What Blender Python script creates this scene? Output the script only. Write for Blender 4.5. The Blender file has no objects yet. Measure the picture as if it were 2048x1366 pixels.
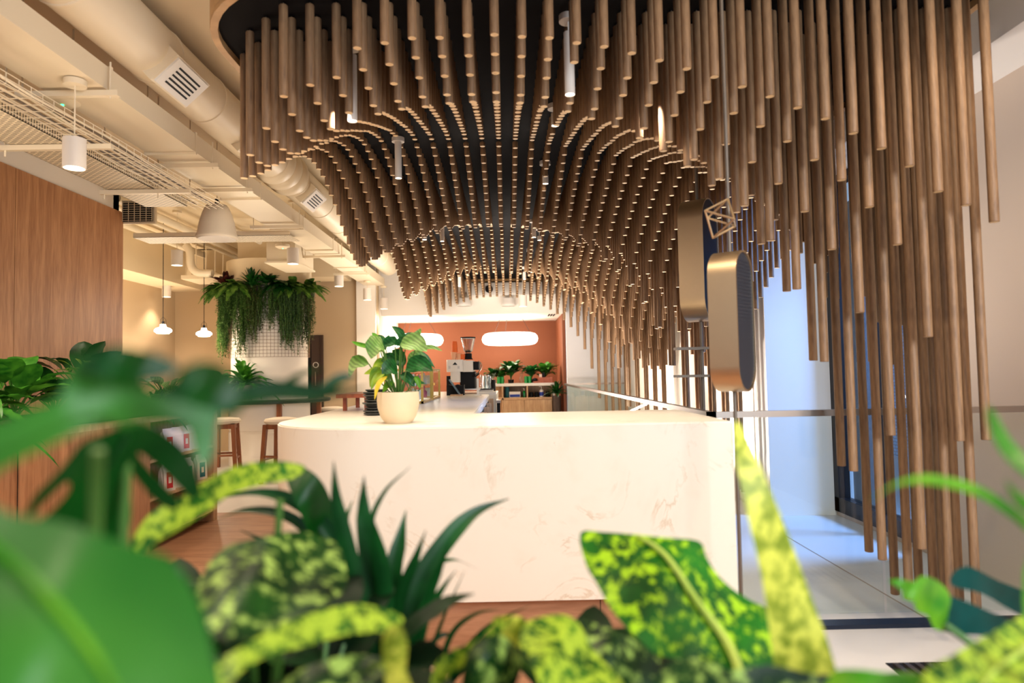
import bpy, bmesh, math, random
from mathutils import Vector, Matrix, geometry
PI = math.pi
C = bpy.context.scene.collection
random.seed(7)
# ---------------------------------------------------------------- camera
HC = 1.28
F = 1365.0
PITCH = math.radians(2.55); YAW = math.radians(0.51); ROLL = math.radians(1.1)
cd = bpy.data.cameras.new('camera'); cam = bpy.data.objects.new('camera', cd); C.objects.link(cam)
cd.sensor_width = 36.0; cd.lens = F / 2048 * 36.0; cd.clip_start = 0.05; cd.clip_end = 100
RM = Matrix.Rotation(-YAW, 4, 'Z') @ Matrix.Rotation(PI/2 + PITCH, 4, 'X') @ Matrix.Rotation(-ROLL, 4, 'Z')
cam.matrix_world = Matrix.Translation((0, 0, HC)) @ RM
cd.dof.use_dof = True; cd.dof.focus_distance = 5.5; cd.dof.aperture_fstop = 1.8
cd.dof.aperture_blades = 0
bpy.context.scene.camera = cam
R3 = RM.to_3x3(); R3I = R3.transposed()
def P(px, py, Y):
    """world point on the plane y=Y seen at photo pixel px,py"""
    d = R3 @ Vector(((px - 1024) / F, -(py - 683) / F, -1))
    return Vector((d.x * Y / d.y, Y, HC + d.z * Y / d.y))
def proj(v):
    c = R3I @ (Vector(v) - Vector((0, 0, HC)))
    return (1024 + F * c.x / -c.z, 683 - F * c.y / -c.z)
# ---------------------------------------------------------------- materials
def lin(c):
    return tuple(((v/255)/12.92 if v/255 <= .04045 else ((v/255+.055)/1.055)**2.4) for v in c)
def nodes(name):
    m = bpy.data.materials.new(name); m.use_nodes = True
    nt = m.node_tree; b = nt.nodes['Principled BSDF']
    return m, nt, b
def mat(name, col, rough=.55, metal=0, noise=.06, scale=6, spec=.4, bump=0, emis=None, estr=0, coat=0, obj=True):
    m, nt, b = nodes(name); c = lin(col)
    b.inputs['Roughness'].default_value = rough; b.inputs['Metallic'].default_value = metal
    b.inputs['Specular IOR Level'].default_value = spec
    if coat: b.inputs['Coat Weight'].default_value = coat
    tc = nt.nodes.new('ShaderNodeTexCoord'); n = nt.nodes.new('ShaderNodeTexNoise')
    n.inputs['Scale'].default_value = scale; n.inputs['Detail'].default_value = 4
    nt.links.new(tc.outputs['Object'], n.inputs['Vector'])
    r = nt.nodes.new('ShaderNodeMapRange'); r.inputs[3].default_value = 1-noise; r.inputs[4].default_value = 1+noise
    nt.links.new(n.outputs['Fac'], r.inputs[0])
    mx = nt.nodes.new('ShaderNodeVectorMath'); mx.operation = 'SCALE'; mx.inputs[0].default_value = c
    nt.links.new(r.outputs[0], mx.inputs['Scale']); nt.links.new(mx.outputs[0], b.inputs['Base Color'])
    if bump:
        bp = nt.nodes.new('ShaderNodeBump'); bp.inputs['Strength'].default_value = bump; bp.inputs['Distance'].default_value = .01
        nt.links.new(n.outputs['Fac'], bp.inputs['Height']); nt.links.new(bp.outputs[0], b.inputs['Normal'])
    if emis:
        b.inputs['Emission Color'].default_value = (*lin(emis), 1); b.inputs['Emission Strength'].default_value = estr
    return m
def wood(name, c1, c2, sc=(14, 14, 1.2), rough=.5, rnd=.0, planks=0):
    m, nt, b = nodes(name); N = nt.nodes; L = nt.links
    b.inputs['Roughness'].default_value = rough
    tc = N.new('ShaderNodeTexCoord'); mp = N.new('ShaderNodeMapping'); mp.inputs['Scale'].default_value = sc
    L.new(tc.outputs['Object'], mp.inputs[0])
    n = N.new('ShaderNodeTexNoise'); n.inputs['Scale'].default_value = 1.6; n.inputs['Detail'].default_value = 7; n.inputs['Distortion'].default_value = .8
    L.new(mp.outputs[0], n.inputs['Vector'])
    w = N.new('ShaderNodeTexNoise'); w.inputs['Scale'].default_value = 9; w.inputs['Detail'].default_value = 3
    L.new(mp.outputs[0], w.inputs['Vector'])
    ad = N.new('ShaderNodeMath'); ad.operation = 'MULTIPLY_ADD'; ad.inputs[1].default_value = .5
    L.new(w.outputs['Fac'], ad.inputs[0]); L.new(n.outputs['Fac'], ad.inputs[2])
    r = N.new('ShaderNodeValToRGB'); r.color_ramp.elements[0].position = .5; r.color_ramp.elements[1].position = .95
    r.color_ramp.elements[0].color = (*lin(c1), 1); r.color_ramp.elements[1].color = (*lin(c2), 1)
    L.new(ad.outputs[0], r.inputs[0])
    out = r.outputs[0]
    if rnd:
        oi = N.new('ShaderNodeObjectInfo'); mr = N.new('ShaderNodeMapRange'); mr.inputs[3].default_value = 1-rnd; mr.inputs[4].default_value = 1+rnd
        L.new(oi.outputs['Random'], mr.inputs[0]); vm = N.new('ShaderNodeVectorMath'); vm.operation = 'SCALE'
        L.new(out, vm.inputs[0]); L.new(mr.outputs[0], vm.inputs['Scale']); out = vm.outputs[0]
    L.new(out, b.inputs['Base Color'])
    bp = N.new('ShaderNodeBump'); bp.inputs['Strength'].default_value = .15; bp.inputs['Distance'].default_value = .003
    L.new(ad.outputs[0], bp.inputs['Height']); L.new(bp.outputs[0], b.inputs['Normal'])
    return m
def leafmat(name, c1, c2, rough=.35, trans=.25, scale=9, spots=None, veins=0, spec=.25):
    """two greens mixed by noise; spots=(colour, scale, low, high) adds variegation"""
    m, nt, b = nodes(name); N = nt.nodes; L = nt.links
    tc = N.new('ShaderNodeTexCoord'); n = N.new('ShaderNodeTexNoise'); n.inputs['Scale'].default_value = scale; n.inputs['Detail'].default_value = 3
    L.new(tc.outputs['Object'], n.inputs['Vector'])
    r = N.new('ShaderNodeValToRGB'); r.color_ramp.elements[0].position = .35; r.color_ramp.elements[1].position = .68
    r.color_ramp.elements[0].color = (*lin(c1), 1); r.color_ramp.elements[1].color = (*lin(c2), 1)
    L.new(n.outputs['Fac'], r.inputs[0]); out = r.outputs[0]
    if veins:
        wv = N.new('ShaderNodeTexWave'); wv.inputs['Scale'].default_value = veins; wv.inputs['Distortion'].default_value = 3; wv.bands_direction = 'DIAGONAL'
        L.new(tc.outputs['Object'], wv.inputs['Vector']); vr = N.new('ShaderNodeMapRange'); vr.inputs[3].default_value = .62; vr.inputs[4].default_value = 1.12
        L.new(wv.outputs['Fac'], vr.inputs[0]); vm = N.new('ShaderNodeVectorMath'); vm.operation = 'SCALE'
        L.new(out, vm.inputs[0]); L.new(vr.outputs[0], vm.inputs['Scale']); out = vm.outputs[0]
    if spots:
        col, sc, lo, hi = spots
        n2 = N.new('ShaderNodeTexNoise'); n2.inputs['Scale'].default_value = sc; n2.inputs['Detail'].default_value = 2.5; n2.inputs['Roughness'].default_value = .7
        L.new(tc.outputs['Object'], n2.inputs['Vector'])
        r2 = N.new('ShaderNodeValToRGB'); r2.color_ramp.elements[0].position = lo; r2.color_ramp.elements[1].position = hi
        L.new(n2.outputs['Fac'], r2.inputs[0]); mx = N.new('ShaderNodeMixRGB')
        L.new(r2.outputs[0], mx.inputs[0]); L.new(out, mx.inputs[1]); mx.inputs[2].default_value = (*lin(col), 1); out = mx.outputs[0]
    L.new(out, b.inputs['Base Color']); b.inputs['Roughness'].default_value = rough; b.inputs['Specular IOR Level'].default_value = spec
    tr = N.new('ShaderNodeBsdfTranslucent'); L.new(out, tr.inputs[0]); ms = N.new('ShaderNodeMixShader'); ms.inputs[0].default_value = trans
    L.new(b.outputs[0], ms.inputs[1]); L.new(tr.outputs[0], ms.inputs[2]); L.new(ms.outputs[0], N['Material Output'].inputs[0])
    return m
def glassmat(name, tint=(1, 1, 1), refl=.12, rough=.02):
    """thin architectural glass: mostly clear, faint mirror"""
    m, nt, b = nodes(name); N = nt.nodes; L = nt.links; N.remove(b)
    t = N.new('ShaderNodeBsdfTransparent'); t.inputs[0].default_value = (*tint, 1)
    g = N.new('ShaderNodeBsdfGlossy'); g.inputs['Roughness'].default_value = rough
    lw = N.new('ShaderNodeLayerWeight'); lw.inputs[0].default_value = .25
    mr = N.new('ShaderNodeMapRange'); mr.inputs[3].default_value = refl*.4; mr.inputs[4].default_value = refl*3
    L.new(lw.outputs['Fresnel'], mr.inputs[0])
    ms = N.new('ShaderNodeMixShader'); L.new(mr.outputs[0], ms.inputs[0]); L.new(t.outputs[0], ms.inputs[1]); L.new(g.outputs[0], ms.inputs[2])
    L.new(ms.outputs[0], N['Material Output'].inputs[0]); return m
def emit(name, col, s):
    m, nt, b = nodes(name); b.inputs['Base Color'].default_value = (*lin(col), 1)
    b.inputs['Emission Color'].default_value = (*lin(col), 1); b.inputs['Emission Strength'].default_value = s; return m
M = {}
M['dowel'] = wood('oak_dowel_wood', (106, 78, 54), (150, 116, 83), (22, 22, 2.2), .55, .14)
M['endgrain_lit'] = wood('bounce_lit_oak_end_grain', (236, 200, 150), (250, 222, 176), (30, 30, 30), .6)  # pale sawn ends, lightened further to paint bounce light from below
M['rim'] = wood('canopy_rim_wood', (160, 122, 78), (196, 154, 104), (2, 2, 20), .5)
M['panel'] = mat('black_ceiling_paint', (20, 18, 19), .85, noise=.35, scale=3, spec=.1)
M['pin'] = mat('steel_pin', (190, 180, 170), .3, 1)
M['ceil'] = mat('warm_white_ceiling_paint', (226, 206, 172), .7, noise=.05, scale=1.4, bump=.2)
M['duct'] = mat('cream_duct_paint', (232, 216, 188), .42, noise=.03, scale=3)
M['wallb'] = mat('tan_wall_paint', (196, 172, 140), .8, noise=.03, scale=1.5, bump=.15)
M['wallw'] = mat('white_wall_paint', (236, 228, 218), .6, noise=.02, scale=2)
M['wallg'] = mat('cool_white_wall_paint', (222, 220, 222), .6, noise=.02, scale=2)
M['wallr'] = mat('beige_plaster', (222, 200, 180), .75, noise=.03, scale=1.2)
M['orange'] = mat('terracotta_wall_paint', (128, 70, 41), .65, noise=.04, scale=1.5)
M['oak'] = wood('oak_wall_laminate', (150, 98, 62), (192, 140, 98), (1.2, 9, .8), .45)
M['oak2'] = wood('oak_plinth_laminate', (150, 104, 74), (184, 136, 102), (1.0, 9, 7), .4)
M['oak3'] = wood('light_oak_cabinet', (176, 134, 96), (206, 168, 128), (9, 9, 1.2), .45)
M['stool'] = wood('walnut_stool_wood', (112, 62, 34), (150, 90, 54), (9, 9, 1.2), .4)
M['metal'] = mat('brushed_steel', (170, 160, 152), .28, 1, noise=.05)
M['pole'] = mat('dull_steel_pole', (120, 110, 100), .55, .7, spec=.3)
M['dark'] = mat('dark_metal', (48, 44, 44), .4, .7)
M['black'] = mat('black_plastic', (16, 16, 18), .6, spec=.2)
M['hopper'] = glassmat('hopper_plastic', (.9, .88, .86), .22, .05)
M['ribbed'] = mat('ribbed_dark_metal', (62, 68, 80), .4, .5)
M['white'] = mat('white_enamel', (232, 226, 218), .35)
M['lamp'] = mat('lamp_body_paint', (216, 206, 196), .5)
M['brass'] = mat('satin_brass', (204, 182, 150), .42, 1, noise=.03, scale=30)
M['gold'] = mat('gold_frame', (214, 176, 96), .3, .9)
M['navy'] = mat('dark_blue_ribbed_metal', (34, 42, 58), .35, .5)
M['floor'] = mat('pale_floor_tile', (222, 218, 214), .35, noise=.05, scale=4)
M['glow'] = emit('lamp_glow', (255, 236, 205), 14)
M['glow2'] = emit('pendant_glass_glow', (255, 244, 226), 6)
M['led'] = emit('led_strip_glow', (255, 226, 190), 5)
M['glass'] = glassmat('clear_glass', (.95, .98, .97), .06)
M['glassb'] = glassmat('window_glass', (.75, .85, .95), .1)
M['soil'] = mat('potting_soil', (40, 26, 18), .9, noise=.4, scale=60, bump=.5)
M['stone'] = mat('cream_stone_pot', (228, 206, 172), .5, noise=.06, scale=14)
M['grey'] = mat('grey_concrete', (150, 146, 140), .7, noise=.1, scale=12)
M['fabric'] = mat('cream_upholstery', (214, 200, 180), .8)
M['paper'] = mat('white_paper_bag', (226, 214, 200), .75, noise=.08, scale=25)
M['red'] = mat('red_label', (190, 30, 50), .6)
M['pink'] = mat('pink_label', (214, 96, 104), .6)
M['teal'] = mat('teal_label', (30, 96, 110), .6)
M['green'] = mat('green_label', (50, 140, 100), .6)
M['blue'] = mat('blue_plastic', (30, 60, 160), .4)
M['cup'] = mat('orange_paper_cup', (238, 110, 44), .55)
M['cupp'] = mat('peach_paper_cup', (240, 180, 140), .55)
M['door'] = mat('dark_brown_door', (62, 44, 36), .45)
M['greeng'] = mat('green_glass', (0, 130, 50), .15, noise=.2, scale=20)
M['wood_r'] = wood('reddish_wood', (132, 60, 34), (172, 88, 54), (9, 9, 4), .45)
M['slate'] = mat('dark_slate_plate', (44, 46, 46), .45, noise=.3, scale=30)
M['flower'] = mat('orange_flower', (236, 92, 30), .6)
# marble
def marble():
    m, nt, b = nodes('cream_marble'); N = nt.nodes; L = nt.links
    tc = N.new('ShaderNodeTexCoord'); n = N.new('ShaderNodeTexNoise'); n.inputs['Scale'].default_value = 2.2; n.inputs['Detail'].default_value = 9; n.inputs['Distortion'].default_value = 1.6; n.inputs['Roughness'].default_value = .62
    L.new(tc.outputs['Object'], n.inputs['Vector'])
    r = N.new('ShaderNodeValToRGB'); e = r.color_ramp.elements
    base = (*lin((234, 226, 210)), 1); vein = (*lin((214, 196, 172)), 1)
    e[0].position = 0; e[0].color = base; e[1].position = 1; e[1].color = base
    for p_, c_ in ((.40, (*lin((230, 220, 202)), 1)), (.475, base), (.497, vein), (.52, base), (.66, (*lin((228, 216, 198)), 1))):
        q = e.new(p_); q.color = c_
    L.new(n.outputs['Fac'], r.inputs[0])
    n3 = N.new('ShaderNodeTexNoise'); n3.inputs['Scale'].default_value = 5; n3.inputs['Detail'].default_value = 3; L.new(tc.outputs['Object'], n3.inputs['Vector'])
    r3 = N.new('ShaderNodeValToRGB'); r3.color_ramp.elements[0].position = .5; r3.color_ramp.elements[1].position = .68; L.new(n3.outputs['Fac'], r3.inputs[0])
    mx = N.new('ShaderNodeMixRGB'); mx.inputs[1].default_value = base; L.new(r3.outputs[0], mx.inputs[0]); L.new(r.outputs[0], mx.inputs[2])
    L.new(mx.outputs[0], b.inputs['Base Color']); b.inputs['Roughness'].default_value = .3
    return m
M['marble'] = marble()
def brushed_tiles(name, c1, c2, sx, sy, mortar):
    m, nt, b = nodes(name); N = nt.nodes; L = nt.links
    tc = N.new('ShaderNodeTexCoord'); mp = N.new('ShaderNodeMapping'); mp.inputs['Rotation'].default_value = (PI/2, 0, PI/2)
    L.new(tc.outputs['Object'], mp.inputs[0]); br = N.new('ShaderNodeTexBrick')
    br.inputs['Color1'].default_value = (*lin(c1), 1); br.inputs['Color2'].default_value = (*lin(c2), 1); br.inputs['Mortar'].default_value = (*lin(mortar), 1)
    br.inputs['Scale'].default_value = 6; br.inputs['Brick Width'].default_value = sx; br.inputs['Row Height'].default_value = sy; br.inputs['Mortar Size'].default_value = .03
    sep = N.new('ShaderNodeSeparateXYZ'); cb = N.new('ShaderNodeCombineXYZ'); L.new(tc.outputs['Object'], sep.inputs[0])
    L.new(sep.outputs['Y'], cb.inputs['X']); L.new(sep.outputs['Z'], cb.inputs['Y']); L.new(cb.outputs[0], br.inputs['Vector'])
    L.new(br.outputs[0], b.inputs['Base Color']); return m
M['bluetile'] = brushed_tiles('blue_exterior_tiles', (60, 150, 220), (90, 175, 235), .5, .28, (6, 14, 40))
# foliage
M['mon1'] = leafmat('monstera_green', (18, 86, 26), (66, 132, 42), .38, .3, 3)
M['mon2'] = leafmat('monstera_dark_green', (6, 44, 12), (14, 78, 20), .4, .2, 5)
M['strap'] = leafmat('strap_leaf_green', (8, 46, 16), (22, 80, 30), .35, .2, 8)
M['var1'] = leafmat('variegated_leaf', (14, 62, 14), (34, 120, 20), .35, .25, 10, ((160, 204, 30), 50, .50, .60))
M['var2'] = leafmat('variegated_lime_leaf', (16, 60, 14), (44, 110, 24), .35, .3, 20, ((164, 188, 54), 66, .44, .54))
M['var3'] = leafmat('pale_variegated_leaf', (120, 142, 34), (164, 176, 60), .4, .3, 10, ((222, 224, 90), 34, .42, .54))
M['dkvar'] = leafmat('dark_variegated_leaf', (5, 26, 8), (18, 66, 14), .4, .2, 10, ((150, 178, 84), 46, .50, .64))
M['midrib'] = leafmat('pale_midrib', (176, 200, 80), (200, 214, 110), .4, .2)
M['teall'] = leafmat('blue_green_leaf', (2, 44, 38), (4, 70, 66), .5, .08, 5, None, 0, .06)
M['brt'] = leafmat('bright_green_leaf', (40, 120, 20), (120, 180, 40), .35, .3, 12)
M['fol1'] = leafmat('foliage_mid_green', (24, 84, 22), (74, 140, 40), .35, .25, 14)
M['fol2'] = leafmat('foliage_dark_green', (8, 40, 12), (30, 84, 26), .35, .2, 14)
M['fill'] = leafmat('shade_darkened_green_leaf', (3, 22, 6), (8, 44, 12), .5, .1, 8)  # green darkened to paint the deep shade between foreground leaves
M['jointc'] = mat('floor_joint_grout', (176, 160, 146), .7)
M['fol3'] = leafmat('foliage_yellow_green', (90, 140, 30), (170, 190, 60), .35, .25, 14)
M['fern'] = leafmat('fern_green', (44, 90, 30), (110, 150, 56), .5, .25, 14)
M['vine'] = leafmat('trailing_leaf_green', (30, 72, 28), (120, 150, 80), .4, .2, 30)
M['vine2'] = leafmat('grey_green_trailing_leaf', (60, 70, 36), (118, 120, 74), .5, .2, 30)
M['burg'] = leafmat('burgundy_leaf', (40, 16, 16), (84, 36, 30), .4, .15, 14)
M['stemg'] = mat('green_stem', (64, 104, 36), .5)
M['stemb'] = mat('brown_stem', (78, 50, 28), .7)
M['cala'] = leafmat('striped_pale_leaf', (84, 140, 50), (176, 204, 130), .35, .35, 8, None, 26)
M['calad'] = leafmat('striped_dark_leaf', (14, 66, 26), (44, 112, 50), .35, .25, 18, None, 30)
M['yel'] = leafmat('yellow_leaf', (200, 170, 30), (226, 200, 60), .4, .3)
# ---------------------------------------------------------------- mesh builder
class MB:
    def __init__(s): s.v = []; s.f = []; s.mi = []; s.cm = 0
    def add(s, vs, fs):
        o = len(s.v); s.v += [tuple(v) for v in vs]
        for f in fs: s.f.append([i + o for i in f]); s.mi.append(s.cm)
        return s
    def box(s, a, b, rz=0, piv=None):
        (x0, y0, z0), (x1, y1, z1) = a, b
        vs = [Vector(q) for q in ((x0,y0,z0),(x1,y0,z0),(x1,y1,z0),(x0,y1,z0),(x0,y0,z1),(x1,y0,z1),(x1,y1,z1),(x0,y1,z1))]
        if rz:
            pv = Vector(piv) if piv else sum(vs, Vector())/8; R = Matrix.Rotation(rz, 3, 'Z'); vs = [R @ (v - pv) + pv for v in vs]
        return s.add(vs, [(0,3,2,1),(4,5,6,7),(0,1,5,4),(1,2,6,5),(2,3,7,6),(3,0,4,7)])
    def bbox(s, a, b, r=.01, n=3):
        """box with rounded vertical edges"""
        (x0,y0,z0),(x1,y1,z1) = a, b; pts = []
        for cx, cy, a0 in ((x1-r,y1-r,0),(x0+r,y1-r,PI/2),(x0+r,y0+r,PI),(x1-r,y0+r,1.5*PI)):
            for k in range(n+1): t = a0 + PI/2*k/n; pts.append((cx+r*math.cos(t), cy+r*math.sin(t)))
        return s.prism(pts, z0, z1)
    def prism(s, pts, z0, z1):
        n = len(pts); vs = [(x,y,z0) for x,y in pts] + [(x,y,z1) for x,y in pts]
        return s.add(vs, [tuple(range(n-1,-1,-1)), tuple(range(n,2*n))] + [(i,(i+1)%n,n+(i+1)%n,n+i) for i in range(n)])
    def sweep(s, path, r, n=8, caps=True):
        path = [Vector(p) for p in path]; m = len(path)
        rs = r if isinstance(r, (list, tuple)) else [r]*m
        vs = []; up = None
        for i, p in enumerate(path):
            d = (path[min(i+1,m-1)] - path[max(i-1,0)]).normalized()
            if up is None: up = Vector((0,0,1)) if abs(d.z) < .9 else Vector((0,1,0))
            a = d.cross(up).normalized(); b = a.cross(d).normalized(); up = b
            for k in range(n): t = 2*PI*k/n; vs.append(p + (a*math.cos(t) + b*math.sin(t))*rs[i])
        fs = [(i*n+k, i*n+(k+1)%n, (i+1)*n+(k+1)%n, (i+1)*n+k) for i in range(m-1) for k in range(n)]
        if caps: fs += [tuple(range(n-1,-1,-1)), tuple((m-1)*n+k for k in range(n))]
        return s.add(vs, fs)
    def cyl(s, p, r, h, n=24, r2=None):
        """vertical, from p up h"""
        p = Vector(p); r2 = r if r2 is None else r2
        return s.lathe(p, [(0,0),(r,0),(r2,h),(0,h)], n)
    def lathe(s, p, prof, n=28):
        p = Vector(p); vs = []; idx = []
        for (r, z) in prof:
            if r < 1e-6: idx.append([len(vs)]*n); vs.append((p.x,p.y,p.z+z))
            else:
                idx.append(list(range(len(vs), len(vs)+n)))
                vs += [(p.x+r*math.cos(2*PI*k/n), p.y+r*math.sin(2*PI*k/n), p.z+z) for k in range(n)]
        fs = []
        for a, b in zip(idx, idx[1:]):
            for k in range(n):
                q = [a[k], a[(k+1)%n], b[(k+1)%n], b[k]]; o = []
                for i in q:
                    if i not in o: o.append(i)
                if len(o) > 2: fs.append(tuple(o))
        return s.add(vs, fs)
    def leaf(s, path, w, side=None, fold=.25, nw=2, wave=0, prof=None, seed=0):
        """leaf blade along path; w max half width; side approx sideways vector"""
        path = [Vector(p) for p in path]; m = len(path); cols = 2*nw+1; vs = []
        for i, p in enumerate(path):
            t = i/(m-1); d = (path[min(i+1,m-1)] - path[max(i-1,0)]).normalized()
            sd = Vector(side) if side is not None else d.cross(Vector((0,0,1)))
            sd = (sd - d*sd.dot(d)); sd = sd.normalized() if sd.length > 1e-5 else Vector((1,0,0))
            nr = sd.cross(d).normalized()
            if nr.z < 0: nr = -nr
            hw = w*(prof(t) if prof else max(.02, math.sin(PI*min(1, t**.8))**.8))
            for k in range(-nw, nw+1):
                u = k/nw; z = abs(u)*fold*hw
                if wave: z += wave*hw*math.sin(t*17+seed+u*2)*abs(u)
                vs.append(p + sd*(u*hw) + nr*z)
        return s.add(vs, [(i*cols+k, i*cols+k+1, (i+1)*cols+k+1, (i+1)*cols+k) for i in range(m-1) for k in range(cols-1)])
    def build(s, name, m=None, parent=None, smooth=True, loc=None):
        me = bpy.data.meshes.new(name); org = Vector(loc) if loc is not None else Vector()
        me.from_pydata([tuple(Vector(v)-org) for v in s.v], [], s.f)
        ms = m if isinstance(m, (list, tuple)) else [m]
        for q in ms: me.materials.append(q)
        if len(ms) > 1: me.polygons.foreach_set('material_index', s.mi)
        me.validate(); me.update()
        if smooth:
            me.polygons.foreach_set('use_smooth', [True]*len(me.polygons))
            try: me.set_sharp_from_angle(angle=math.radians(38))
            except Exception: pass
        o = bpy.data.objects.new(name, me); C.objects.link(o)
        if parent is not None:
            o.parent = parent; o.matrix_parent_inverse = Matrix.Identity(4)
            pl = Vector(parent['_l']) if '_l' in parent.keys() else Vector(parent.location)
            o.location = org - pl
            o['_l'] = tuple(org)
        else: o.location = org; o['_l'] = tuple(org)
        return o
def tag(o, label=None, cat=None, group=None, kind=None):
    if label: o['label'] = label
    if cat: o['category'] = cat
    if group: o['group'] = group
    if kind: o['kind'] = kind
    return o
def thing(name, loc, label, cat, group=None):
    o = bpy.data.objects.new(name, None); C.objects.link(o); o.location = loc; o['_l'] = tuple(loc); o.empty_display_size = .1
    return tag(o, label, cat, group)
def struct(name, mb, m, parent=None, smooth=False):
    return tag(mb.build(name, m, parent, smooth), kind='structure')
def catmull(pts, n=4):
    pts = [Vector(p) for p in pts]
    if len(pts) < 3: return [pts[0].lerp(pts[-1], i/n) for i in range(n+1)]
    q = [2*pts[0]-pts[1]] + pts + [2*pts[-1]-pts[-2]]; out = []
    for i in range(1, len(q)-2):
        a, b, c, d = q[i-1:i+3]
        for k in range(n):
            t = k/n; out.append(.5*((2*b) + (c-a)*t + (2*a-5*b+4*c-d)*t*t + (3*b-a-3*c+d)*t**3))
    return out + [pts[-1]]
def lerp_table(tab, x):
    ks = sorted(tab)
    if x <= ks[0]: return tab[ks[0]]
    for a, b in zip(ks, ks[1:]):
        if x <= b: return tab[a] + (tab[b]-tab[a])*(x-a)/(b-a)
    return tab[ks[-1]]
def light(kind, name, loc, energy, col=(1, .8, .58), size=.1, rot=None, aim=None, spot=None, blend=.6, sy=None, r=None):
    ld = bpy.data.lights.new(name, kind); ld.energy = energy; ld.color = col
    if kind == 'AREA':
        ld.size = size
        if sy: ld.shape = 'RECTANGLE'; ld.size_y = sy
    else: ld.shadow_soft_size = size
    if kind == 'SPOT': ld.spot_size = math.radians(spot or 80); ld.spot_blend = blend
    o = bpy.data.objects.new(name, ld); C.objects.link(o); o.location = loc
    if aim is not None:
        d = Vector(aim) - Vector(loc); o.rotation_euler = d.to_track_quat('-Z', 'Y').to_euler()
    elif rot: o.rotation_euler = rot
    return o
# ================================================================ dowel canopy
S = .82; H = 2.05
PX = .1447*S; RY = .143*S; X0 = -.030*S; Y0 = 3.53*S; DR = .0245*S
ZP = HC + H*S
VT = {-11:1.19,-10:1.27,-9:1.35,-8:1.42,-7:1.475,-6:1.52,-5:1.57,-4:1.60,-3:1.62,-2:1.635,-1:1.645,0:1.645,1:1.64,2:1.62,3:1.59,4:1.548,5:1.497,6:1.43,7:1.35,8:1.254,9:1.136,10:.97,11:.779,12:.49,13:.07,14:-.56,15:-1.07,16:-1.33,17:-1.38,18:-1.38}
CT = {-11:1.80,-10:1.857,-9:1.912,-8:1.96,-7:1.99,-6:2.01,-5:2.02,0:2.025,2:2.0,4:1.95,6:1.895,8:1.85,10:1.80,12:1.72,14:1.6,16:1.4,18:1.2}
KT = {-11:.8,-5:1.0,2:1.0,10:.55,14:.30,18:.22}
FR = { # first four rows read along the front edge
 0:{0:1.78,1:1.772,2:1.762,3:1.74,4:1.717,5:1.685,6:1.646,7:1.60,8:1.553,9:1.506,10:1.453,11:1.39,12:1.329,13:1.255,14:1.174,15:1.076,16:.948,17:.87,18:.786,-1:1.775,-2:1.765,-3:1.757,-4:1.735,-5:1.705,-6:1.67,-11:1.4},
 1:{0:1.741,1:1.733,2:1.717,3:1.70,4:1.662,5:1.612,6:1.588,7:1.533,8:1.478,9:1.418,10:1.341,11:1.259,12:1.16,13:1.045,14:.897,15:.688,16:.186,17:-.37,18:-.37,-3:1.72,-5:1.65,-6:1.61,-7:1.569,-8:1.505,-11:1.35},
 2:{0:1.697,2:1.67,4:1.61,5:1.574,6:1.514,7:1.455,8:1.378,9:1.29,10:1.193,11:1.065,12:.905,13:.686,14:.33,15:-.353,16:-.98,17:-1.25,18:-1.3,-3:1.67,-5:1.61,-6:1.57,-7:1.52,-8:1.458,-9:1.38,-11:1.25},
 3:{0:1.647,2:1.616,4:1.547,5:1.497,6:1.435,7:1.355,8:1.246,9:1.13,10:.976,11:.77,12:.484,13:.06,14:-.573,15:-1.08,16:-1.3,18:-1.35,-3:1.62,-5:1.569,-6:1.52,-7:1.479,-8:1.417,-9:1.352,-10:1.27,-11:1.19}}
def smooth01(x): x = max(0, min(1, x)); return x*x*(3-2*x)
def zend(j, r):
    x = (-.0607 + .143*j)
    if r in FR: z = lerp_table(FR[r], j)
    else:
        t = (r-4) % 25
        V = lerp_table(VT, j); Cc = lerp_table(CT, j); k = lerp_table(KT, j)
        w = max(0, min(1, (-4-j)/5))
        if t <= 12:
            s = t/12; p = (1-w)*s**(.75*min(1, k+.1)) + w*smooth01(s)**.8
        else:
            s = max(0, (24-t)/12); p = (1-w)*s**k + w*smooth01(s)**.8
        z = V + (Cc-V)*p
    z -= .0192*x
    z = max(z, -1.36) + random.uniform(-.004, .004)
    return min(z, H-.03)
SPOTS = ((1140,190,3.16,.30,'nearest bright tube spotlight, hanging between dowels right of centre'),
 (705,243,3.40,.34,'tube spotlight among the dowels at the left front of the canopy'),
 (1110,252,4.24,.08,'short spotlight on a thin rod just below the nearest tube spotlight'),
 (797,357,4.80,.28,'long tube spotlight left of centre under its round ceiling rose'),
 (1091,368,5.40,.07,'short tube spotlight on a rod over the middle of the counter'),
 (849,480,6.65,.05,'small spotlight on a long rod, left one of the middle pair'),
 (884.5,483,7.6,.16,'small tube spotlight, right one of the left middle pair'),
 (1068,475,7.5,.16,'small tube spotlight, left one of the right middle pair'),
 (1079,481,7.9,.05,'small bright spotlight, right one of the right middle pair'),
 (1060.7,545,9.3,.17,'small tube spotlight above the ring pendant, far right of centre'),
 (919,573,10.6,.3,'far thin tube spotlight above the coffee grinder'),
 (1049,559,10.9,.12,'far small tube spotlight beside the dark end of the canopy'))
SPXY = [(P(a[0],a[1],a[2]).x, a[2]) for a in SPOTS]
FIRST = {-11:5,-10:3,-9:2,-8:1,-7:1,-6:1}
dow = []
for r in range(80):
    for j in range(-11, 19):
        if r < FIRST.get(j, 0): continue
        x = X0 + PX*j; y = Y0 + RY*r
        zz = HC + zend(j, r)*S
        if any(abs(x-u) < .062 and abs(y-v) < .066 for u, v in SPXY): continue
        dow.append((r, j, x, y, zz))
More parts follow.
